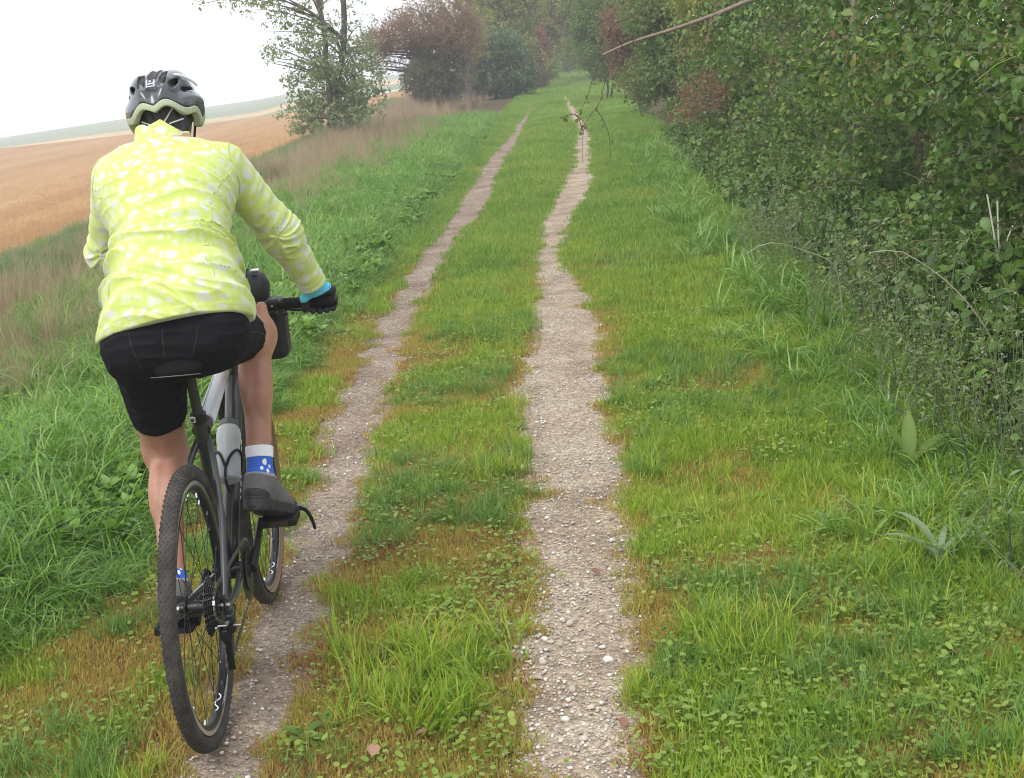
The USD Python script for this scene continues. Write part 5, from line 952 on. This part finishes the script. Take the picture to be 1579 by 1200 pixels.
def skin_mat():
    return usdkit.material(stage, LOOKS + 'skin', {'g': ('geometry', {}), 'n': ('noise_texture', {'scale': 26.0, 'detail': 6.0, 'roughness': .7}), 'n2': ('noise_texture', {'scale': 420.0, 'detail': 2.0}),
        'r': ('rgb_ramp', {'ramp': [(.3, (.30, .145, .092)), (.7, (.38, .20, .135))]}), 'b': ('bump', {'strength': .25, 'distance': .001}),
        'p': ('principled_bsdf', {'roughness': .48, 'subsurface_weight': .12, 'subsurface_scale': .01, 'subsurface_radius': (1.0, .35, .2), 'specular_ior_level': .4})},
        [('g.position', 'n.vector'), ('g.position', 'n2.vector'), ('n.fac', 'r.fac'), ('r.color', 'p.base_color'), ('n2.fac', 'b.height'), ('b.normal', 'p.normal')], surface='p.BSDF')
person = thing('person', (BX, BY, BZ), 0, 'cyclist seen from behind in yellow print jacket, black shorts and dark helmet', 'person')
obj('body', sdf_mesh(body, (-.46, -.02, .12), (.44, 1.06, 1.74), .0052), skin_mat(), person, smooth=True)

# ---- jacket
HEM_C, HEM_N = np.array([-.03, .27, 1.012]), np.array([-.135, .36, .925])
ARM_R, ARM_L = (WR_R - EL_R) / np.linalg.norm(WR_R - EL_R), (WR_L - EL_L) / np.linalg.norm(WR_L - EL_L)
_ax = (SPINE[3] - SPINE[1]) / np.linalg.norm(SPINE[3] - SPINE[1])
def jacket(p):
    t = (p - HEM_C) @ _ax                                                     # distance up the back
    d = torso(p, .006) - .010 - .014 * np.exp(-np.maximum(t, 0) / .07)
    d = smin(d, cone(p, HIP_L + [-.012, -.03, .02], SPINE[2] + [-.045, 0, 0], .070, .068), .06); d = smin(d, cone(p, HIP_R + [.002, -.03, .02], SPINE[2] + [.035, 0, 0], .070, .066), .06)
    # folds across the back, drawn towards the right flank
    lat = p[:, 0] + .03
    wv = t * 1.0 + .22 * lat * (1 - t / .5) + .025 * np.sin(lat * 17 + t * 9)
    n1 = meshkit.noise(np.stack([lat * 5, wv * 26, np.full(len(p), 3.3)], 1)); n2 = meshkit.noise(np.stack([lat * 8 + 5, wv * 48 + lat * 6, np.full(len(p), 8.1)], 1))
    env = np.exp(-((t - .14) / .16) ** 2) * 1.2 + .25
    fold = (1 - np.abs(2 * n1 - 1)) ** 2 * .021 * env + (1 - np.abs(2 * n2 - 1)) ** 2 * .011 * env * (.35 + 1.1 * ss(-.05, .14, lat))
    a = None
    for S, E, W in ((SH_L, EL_L, WR_L), (SH_R, EL_R, WR_R)):
        u = (W - E) / np.linalg.norm(W - E); s1 = (p - S) @ ((E - S) / np.linalg.norm(E - S)); s2 = (p - E) @ u
        e = smin(cone(p, S, E, .062, .052), cone(p, E, W, .053, .039), .03)
        ang = np.arctan2((p - E)[:, 0], (p - E)[:, 2])
        nn = meshkit.noise(np.stack([(s1 + .5 * s2) * 27 + ang * .9, ang * 1.5, np.full(len(p), 5.0 + S[0])], 1))
        e = e - .0065 * (1 - np.abs(2 * nn - 1)) ** 1.5 * (.4 + np.exp(-(s2 / .09) ** 2))
        e = smax(e, plane(p, W - u * .012, u), .006); e = np.where(s2 > -.02, np.where(np.abs((p - (W - u * .026)) @ u) < .014, e - .0025, e), e)
        a = e if a is None else np.minimum(a, e)
    d = smin(d - fold, a, .035)
    d = smax(d, -plane(p, HEM_C, HEM_N), .008)
    d = np.where(np.abs(plane(p, HEM_C + HEM_N / np.linalg.norm(HEM_N) * .012, HEM_N)) < .011, d - .002, d)
    return smax(d, plane(p, NECK0 + np.array([0, .012, .030]), (0, .45, .89)), .01)
jk = usdkit.material(stage, LOOKS + 'fleece_print', {
    'tc': ('texture_coordinate', {}), 'mp': ('mapping', {'location': (.37, .11, .2), 'scale': (1., 1., 1.)}),
    'dn': ('noise_texture', {'scale': 16.0, 'detail': 2.0}), 'dm': ('mix_color', {'blend_type': 'linear_light', 'fac': .035}),
    'v': ('voronoi_texture', {'scale': 25.0, 'feature': 'distance_to_edge', 'randomness': .8}), 'n': ('noise_texture', {'scale': 21.0, 'detail': 1.4, 'roughness': .5}),
    'mr': ('map_range', {'from_min': .02, 'from_max': .42, 'clamp': True}), 'mm': ('math', {'math_type': 'multiply_add', 'value2': .50}), 'ml': ('math', {'math_type': 'multiply', 'value2': .38}),
    'r': ('rgb_ramp', {'ramp': [(.24, (.49, .575, .15)), (.34, (.51, .58, .23)), (.46, (.53, .57, .38)), (.60, (.535, .56, .47))]}),
    'fz': ('noise_texture', {'scale': 380.0, 'detail': 3.0}), 'b': ('bump', {'strength': .5, 'distance': .0025}),
    'p': ('principled_bsdf', {'roughness': .95, 'specular_ior_level': .1, 'sheen_weight': .25, 'sheen_roughness': .5})},
    [('tc.object', 'dn.vector'), ('tc.object', 'dm.a'), ('dn.color', 'dm.b'), ('dm.result', 'mp.vector'), ('mp.vector', 'v.vector'), ('mp.vector', 'n.vector'), ('v.distance', 'mr.value'), ('mr.result', 'mm.value1'),
     ('n.fac', 'ml.value1'), ('ml.value', 'mm.value3'), ('mm.value', 'r.fac'), ('r.color', 'p.base_color'), ('tc.object', 'fz.vector'), ('fz.fac', 'b.height'), ('b.normal', 'p.normal')], surface='p.BSDF')
jacket_prim = obj('jacket', sdf_mesh(jacket, (-.46, .03, .90), (.40, 1.0, 1.55), .0042), jk, person, smooth=True)
lime_trim = plain('lime_trim', (.60, .66, .10), .85, sheen=.2, bump=(380, .001))
def onto(fn, pts, off=.0015, it=6):
    p = np.array(pts, float)
    for _ in range(it):
        g = np.stack([fn(p + np.eye(3)[k] * .002) - fn(p - np.eye(3)[k] * .002) for k in range(3)], 1) / .004
        p = p - .8 * (fn(p) - off)[:, None] * g / np.maximum((g * g).sum(1, keepdims=True), .3)
    return p
seam_m = plain('seam_thread', (.44, .48, .16), .9)
for S, E, s in ((SH_L, EL_L, -1), (SH_R, EL_R, 1)):
    u = (E - S) / np.linalg.norm(E - S) + np.array([s * .75, 0, .1]); u /= np.linalg.norm(u); e1 = np.cross(u, [0, 0, 1.0]); e1 /= np.linalg.norm(e1); e2 = np.cross(u, e1)
    c = S - u * .012; th = np.linspace(0, 2 * np.pi, 48, endpoint=False)
    obj('armhole_seam', tube(onto(jacket, c + .07 * (np.cos(th)[:, None] * e1 + np.sin(th)[:, None] * e2), .0006), .0021, 5, closed=True), seam_m, jacket_prim)
for s in (-1, 1):
    pts = smooth_path([(-.070 + s * .152, .56, 1.385), (-.064 + s * .128, .49, 1.355), (-.055 + s * .108, .41, 1.29), (-.045 + s * .100, .30, 1.20), (-.035 + s * .105, .20, 1.08)], 40)
    obj('back_seam', tube(onto(jacket, pts, .0006), .0018, 5), seam_m, jacket_prim)
def collar(p):
    ax = np.array([-.05, .42, .90]); ax /= np.linalg.norm(ax); c = NECK0 + np.array([.0, -.010, .018]); q = p - c; t = q @ ax; r = np.linalg.norm(q - t[:, None] * ax, axis=1)
    th = np.arctan2(q[:, 0], -q[:, 1]); top = .080 + .010 * np.sin(3 * th + .6) - .014 * ss(-.01, .03, q[:, 0])
    R = .074 - .10 * np.maximum(t, 0) + .003 * np.sin(5 * th + t * 60); d = np.abs(r - R) - .0055
    return smax(smax(d, t - top, .004), -t - .035, .004)
obj('collar', sdf_mesh(collar, (-.20, .52, 1.36), (.05, .80, 1.58), .0028), jk, jacket_prim, smooth=True)

# ---- shorts, socks, shoes, gloves
lyc = plain('black_lycra', (.0075, .0075, .009), .8, spec=.12)
UL, UR = (KNEE_L - HIP_L) / np.linalg.norm(KNEE_L - HIP_L), (KNEE_R - HIP_R) / np.linalg.norm(KNEE_R - HIP_R)
def shorts(p):
    d = smin(torso(p), thighs(p), .04) - .0045
    d = smax(d, np.where(p[:, 0] < -.015, plane(p, HIP_L + UL * .268, UL), -1.), .004); d = smax(d, np.where(p[:, 0] >= -.015, plane(p, HIP_R + UR * .272, UR), -1.), .004)
    wr = meshkit.noise(np.stack([p[:, 0] * 14, p[:, 1] * 30 + p[:, 2] * 22, p[:, 2] * 34], 1)); d = d - .004 * (1 - np.abs(2 * wr - 1)) ** 3
    return smax(d, plane(p, (0, .3, 1.10), (0, .36, .93)), .004)
sh_ = obj('shorts', sdf_mesh(shorts, (-.30, .02, .62), (.28, .68, 1.24), .0042), lyc, person, smooth=True)
for s, H, U in ((-1, HIP_L, UL), (1, HIP_R, UR)):
    pts = [H + U * k + np.array([s * .10, -.02, 0]) for k in np.linspace(.0, .25, 14)]
    obj('side_seam', tube(onto(shorts, pts, .0004), .0011, 5), plain('seam_black', (.02, .02, .022), .5), sh_)
cbm = plain('seam_grey_black', (.014, .014, .016), .6)
for off in (0, -.07, .07): obj('panel_seam', tube(onto(shorts, smooth_path([(-.02 + off * 1.3, .10, 1.06), (-.02 + off * 1.1, .08, 1.0), (-.02 + off * .9, .10, .945)], 14), .0002), .0009, 5), cbm, sh_)
sock_w, sock_b = plain('white_knit', (.72, .72, .74), .9, bump=(500, .001)), plain('blue_knit', (.035, .12, .50), .9, bump=(500, .001))
shoe_grey, shoe_lt = plain('grey_suede', (.105, .098, .095), .85, bump=(300, .0015), var=(40, .15)), plain('light_grey_trim', (.26, .255, .25), .8)
sole_m = plain('black_sole', (.014, .014, .0145), .6, bump=(90, .002))
for nm, K, A in (('left', KNEE_L, ANK_L), ('right', KNEE_R, ANK_R)):
    o, R = FEET[nm]; u = (K - A) / np.linalg.norm(K - A)
    leg = lambda p: smin(shins(p), foot(p, nm), .025)
    base = A; top = .075 if nm == 'right' else .018
    def sock(p): t = (p - A) @ u; rib = .0006 * np.sin(t * 700); return smax(smax(leg(p) - .0035 - rib, np.abs(t - top + .055) - .055, .003), np.linalg.norm(p - A, axis=1) - .12, .01)
    lo, hi = A - .12, A + .14
    sk = obj('sock', sdf_mesh(sock, lo, hi, .0026), sock_b, person, smooth=True)
    def cuff(p): t = (p - A) @ u; return smax(smax(leg(p) - .0052, np.abs(t - top + .013) - .0165, .003), np.linalg.norm(p - A, axis=1) - .12, .01)
    if nm == 'right': obj('white_cuff', sdf_mesh(cuff, lo, hi, .0026), sock_w, sk, smooth=True)
    sidev = np.cross(u, [0, 1.0, 0]); sidev /= np.linalg.norm(sidev); sidev = sidev if sidev[0] > 0 else -sidev
    bk = np.cross(sidev, u); bk = bk if bk[1] < 0 else -bk
    for a0, t0, r0 in ((.55, .030, .0085), (.95, .018, .006), (.30, .012, .0055), (.75, .004, .0065)):       # pale motif knitted into the sock
        c = A + u * t0 + (sidev * math.sin(a0) + bk * math.cos(a0)) * .04; th = np.linspace(0, 2 * np.pi, 16, endpoint=False)
        pts = onto(lambda p: sock(p), [c + r0 * (math.cos(x) * u + math.sin(x) * np.cross(u, bk)) for x in th] + [c], .0006)
        obj('motif', (pts, np.stack([np.arange(16), (np.arange(16) + 1) % 16, np.full(16, 16)], 1)), sock_w, sk)
    def upper(p):
        q = (p - o) @ R; e = foot(p, nm, .0065) - .003; e = smax(e, -(q[:, 2] - .004), .004)
        top = .078 - .030 * ss(.02, .10, q[:, 1]) * 0; rim = q[:, 2] - (.090 + .016 * ss(.03, -.01, q[:, 1]) - .004 * np.cos(q[:, 0] * 60))
        e = smax(e, np.where(q[:, 1] < .105, rim, -1.), .006)
        return e - .0012 * (np.sin(q[:, 1] * 190) > .3) * (q[:, 1] > .09) * (q[:, 1] < .17) * (np.abs(q[:, 0]) < .018)
    sx0 = np.min([o + R @ np.array(c) for c in ((-.09, -.05, -.05), (.09, .32, .14), (-.09, .32, -.05), (.09, -.05, .14), (-.09, -.05, .14), (.09, .32, -.05))], axis=0) - .02
    sx1 = np.max([o + R @ np.array(c) for c in ((-.09, -.05, -.05), (.09, .32, .14), (-.09, .32, -.05), (.09, -.05, .14), (-.09, -.05, .14), (.09, .32, -.05))], axis=0) + .02
    so = obj('shoe', sdf_mesh(upper, sx0, sx1, .0028), shoe_grey, person, smooth=True)
    def sole(p):
        q = (p - o) @ R; q2 = q.copy(); q2[:, 2] = np.clip(q2[:, 2], .018, .03); e = foot(o + q2 @ R.T, nm, .0095) - .0038
        groove = .0022 * (np.sin(q[:, 1] * 420) > 0) * (q[:, 2] < -.006)
        return smax(e + groove, np.abs(q[:, 2] - .005) - (.0155 + .006 * ss(.06, -.03, q[:, 1])), .005)
    obj('sole', sdf_mesh(sole, sx0, sx1, .0028), sole_m, so, smooth=True)
    def heel(p): q = (p - o) @ R; return smax(upper(p) - .0022, ell(q, (0, .0, .022), (.055, .045, .026)), .004)
    obj('heel_counter', sdf_mesh(heel, sx0, sx1, .0028), sole_m, so, smooth=True)
    def toe(p): q = (p - o) @ R; return smax(upper(p) - .0018, -(q[:, 1] - .205 - q[:, 2] * .4), .004)
    obj('toe_cap', sdf_mesh(toe, sx0, sx1, .0028), sole_m, so, smooth=True)
    def coll(p): q = (p - o) @ R; return smax(smax(upper(p) - .0022, np.abs(q[:, 2] - .092 - .012 * ss(.03, -.01, q[:, 1])) - .010, .003), q[:, 1] - .09, .003)
    obj('padded_collar', sdf_mesh(coll, sx0, sx1, .0028), shoe_lt, so, smooth=True)
    lt = meshkit.text_mesh('il ooi', .007, .0006); v = np.array(lt.vertices); v[:, 0] -= .012
    p0 = [o + R @ np.array([.040, .045 + x[0], .045 + x[1]]) for x in v]
    p1 = onto(upper, p0, .0008, 5); obj('side_marking', (p1, np.array(lt.faces)), shoe_lt, so)
glove_m, cuff_m, stripe_m = plain('black_glove', (.016, .017, .022), .7, bump=(260, .001)), plain('light_blue_cuff', (.10, .50, .66), .8), plain('violet_blue_piping', (.13, .16, .60), .6)
for s, W, U in ((-1, WR_L, ARM_L), (1, WR_R, ARM_R)):
    def glove(p): return smax(smin(smin(arms(p), hand(p, s), .012), 9 + 0 * p[:, 0], .01) - .0030, -plane(p, W + U * .016, U), .003)
    lo, hi = np.minimum(W, [s * .282, .90, .93]) - .085, np.maximum(W, [s * .282, .99, 1.0]) + .085
    gl = obj('glove', sdf_mesh(glove, lo, hi, .0024), glove_m, person, smooth=True)
    def cuffb(p): return smax(smin(arms(p), hand(p, s), .012) - .0048, np.abs(plane(p, W + U * .006, U)) - .017, .003)
    obj('cuff', sdf_mesh(cuffb, lo, hi, .0024), cuff_m, gl, smooth=True)
    C = np.array([s * .282, BARY - .0165, BARZ]); pts = smooth_path([C + [s * .042, -.045, .030], C + [s * .030, -.02, .055], C + [s * .010, .005, .055], C + [-s * .012, .02, .05]], 24)
    obj('piping', tube(onto(glove, pts, .0010), .0024, 6), stripe_m, gl)

# ---- hair and helmet
def hair(p):
    q = (p - HEAD) @ HR; e = smin(ell(q, (0, -.018, .020), (.0815, .098, .090)), ell(q, (0, -.048, -.065), (.064, .054, .078)), .04)
    e = e - .0022 * np.sin(q[:, 0] * 260 + 3 * np.sin(q[:, 2] * 40)); return smax(e, ell(q, (0, .085, -.03), (.085, .085, .10)) * -1, .01)
obj('hair', sdf_mesh(hair, HEAD - .16, HEAD + .16, .0032), plain('dark_brown_hair', (.028, .026, .022), .55, bump=(120, .003)), person, smooth=True)
HC = np.array([0, -.004, .000])
def h_out(q, g=0.0):
    e = ell(q, HC, (.109 + g, .145 + g, .113 + g)); return e
def h_rim(q): th = np.arctan2(q[:, 0], -q[:, 1]); return -.030 + .030 * np.exp(-(th / .75) ** 2) - .010 * np.exp(-(th / .16) ** 2) + .008 * np.sin(np.abs(th) * 7.5) - .012 * ss(.8, 1.6, np.abs(th)) + .030 * ss(2.0, 3.0, np.abs(th))
def helmet(p):
    q = (p - HEAD) @ HR; lon = np.arctan2(q[:, 0] - HC[0], np.maximum(q[:, 2] - HC[2] + .03, .001))
    e = h_out(q) - .0075 * np.cos(lon * 7.0 + math.pi) * ss(-.01, .05, q[:, 2])
    for lx, w, y0, y1, z0 in ((0, .015, -.10, .05, .100), (.040, .012, -.125, .06, .088), (-.040, .012, -.125, .06, .088), (.073, .010, -.115, .05, .062), (-.073, .010, -.115, .05, .062), (.090, .008, -.08, .04, .028), (-.090, .008, -.08, .04, .028)):
        for ya, yb in ((y0, y0 + .055), (y0 + .085, y1)):
            za = lambda y: z0 * math.sqrt(max(1 - (y / .150) ** 2, .08)) + .012
            e = smax(e, -cone(q, (lx * (1 - .35 * abs(ya) / .15), ya, za(ya)), (lx * (1 - .35 * abs(yb) / .15), yb, za(yb)), w, w * .8), .006)
    e = smax(e, -ell(q, HC + [0, 0, -.006], (.0835, .114, .0935)), .004)
    return smax(e, -(q[:, 2] - h_rim(q) - .010), .003)
hl_m = usdkit.material(stage, LOOKS + 'helmet_shell', {'tc': ('texture_coordinate', {}), 'n': ('noise_texture', {'scale': 26.0, 'detail': 3.0}), 'r': ('rgb_ramp', {'ramp': [(.44, (.030, .030, .034)), (.56, (.075, .077, .088))]}),
    'p': ('principled_bsdf', {'roughness': .24, 'coat_weight': .6})}, [('tc.object', 'n.vector'), ('n.fac', 'r.fac'), ('r.color', 'p.base_color')], surface='p.BSDF')
hel = obj('helmet', sdf_mesh(helmet, HEAD - [.16, .19, .12], HEAD + [.16, .19, .16], .0027), hl_m, person, smooth=35)
def hband(p):
    q = (p - HEAD) @ HR; rim = h_rim(q); e = smax(h_out(q, .0012), -h_out(q, -.020), .002)
    return smax(e, np.abs(q[:, 2] - rim + .001) - .0095, .003)
obj('rim_band', sdf_mesh(hband, HEAD - [.16, .19, .12], HEAD + [.16, .19, .14], .0027), plain('pale_lime_foam', (.36, .41, .27), .6), hel, smooth=True)
obj('inner_liner', sdf_mesh(lambda p: smax(smax(ell((p - HEAD) @ HR, HC, (.094, .130, .098)), -ell((p - HEAD) @ HR, HC, (.084, .115, .088)), .002), -(((p - HEAD) @ HR)[:, 2] - .0), .003), HEAD - .16, HEAD + .16, .0036), plain('black_foam', (.012, .012, .013), .9), hel, smooth=True)
def hp(x, y, z): return HEAD + HR @ np.array([x, y, z])
strap_m = plain('pale_strap', (.62, .64, .60), .7)
obj('strap', tube([hp(-.052, -.098, -.032), hp(-.020, -.108, -.050)], .0033, 6, flat=(1, .6)), strap_m, hel); obj('strap', tube([hp(.040, -.104, -.012), hp(.012, -.112, -.046)], .0036, 6, flat=(1, .6)), strap_m, hel)
obj('strap', tube([hp(.024, -.108, -.052), hp(.064, -.094, -.044)], .0034, 6, flat=(1, .6)), strap_m, hel)
em = cat([rbox((.0042, .0025, .026), .0008, (-.0105, 0, .0)), rbox((.0042, .0025, .026), .0008, (.0105, 0, .0)), rbox((.020, .0025, .0042), .0008, (0, 0, -.001)), rbox((.0055, .0025, .0055), .001, (0, 0, .009)), rbox((.016, .0025, .0035), .0008, (0, 0, -.0105))])
ev = em[0] @ rot_x(-.62).T; obj('emblem', (np.array([hp(*(x + [.000, -.131, .062])) for x in ev]), em[1]), plain('emblem_silver', (.45, .46, .48), .35, metal=.5), hel)
st_pts = smooth_path([(.058, -.085, .080), (.080, -.055, .068), (.098, -.02, .045)], 16)
obj('white_flash', tube(onto(lambda p: h_out((p - HEAD) @ HR, .0082), [hp(*x) for x in st_pts], .0005), np.r_[.002, np.full(14, .0042), .002], 6), white_paint, hel)
for s in (-1, 1): obj('chin_strap', tube(smooth_path([hp(s * .078, .02, -.01), hp(s * .066, .03, -.06), hp(s * .045, .045, -.105), hp(0, .05, -.116)], 14), .005, 6, flat=(1, .3)), soft_black, hel)
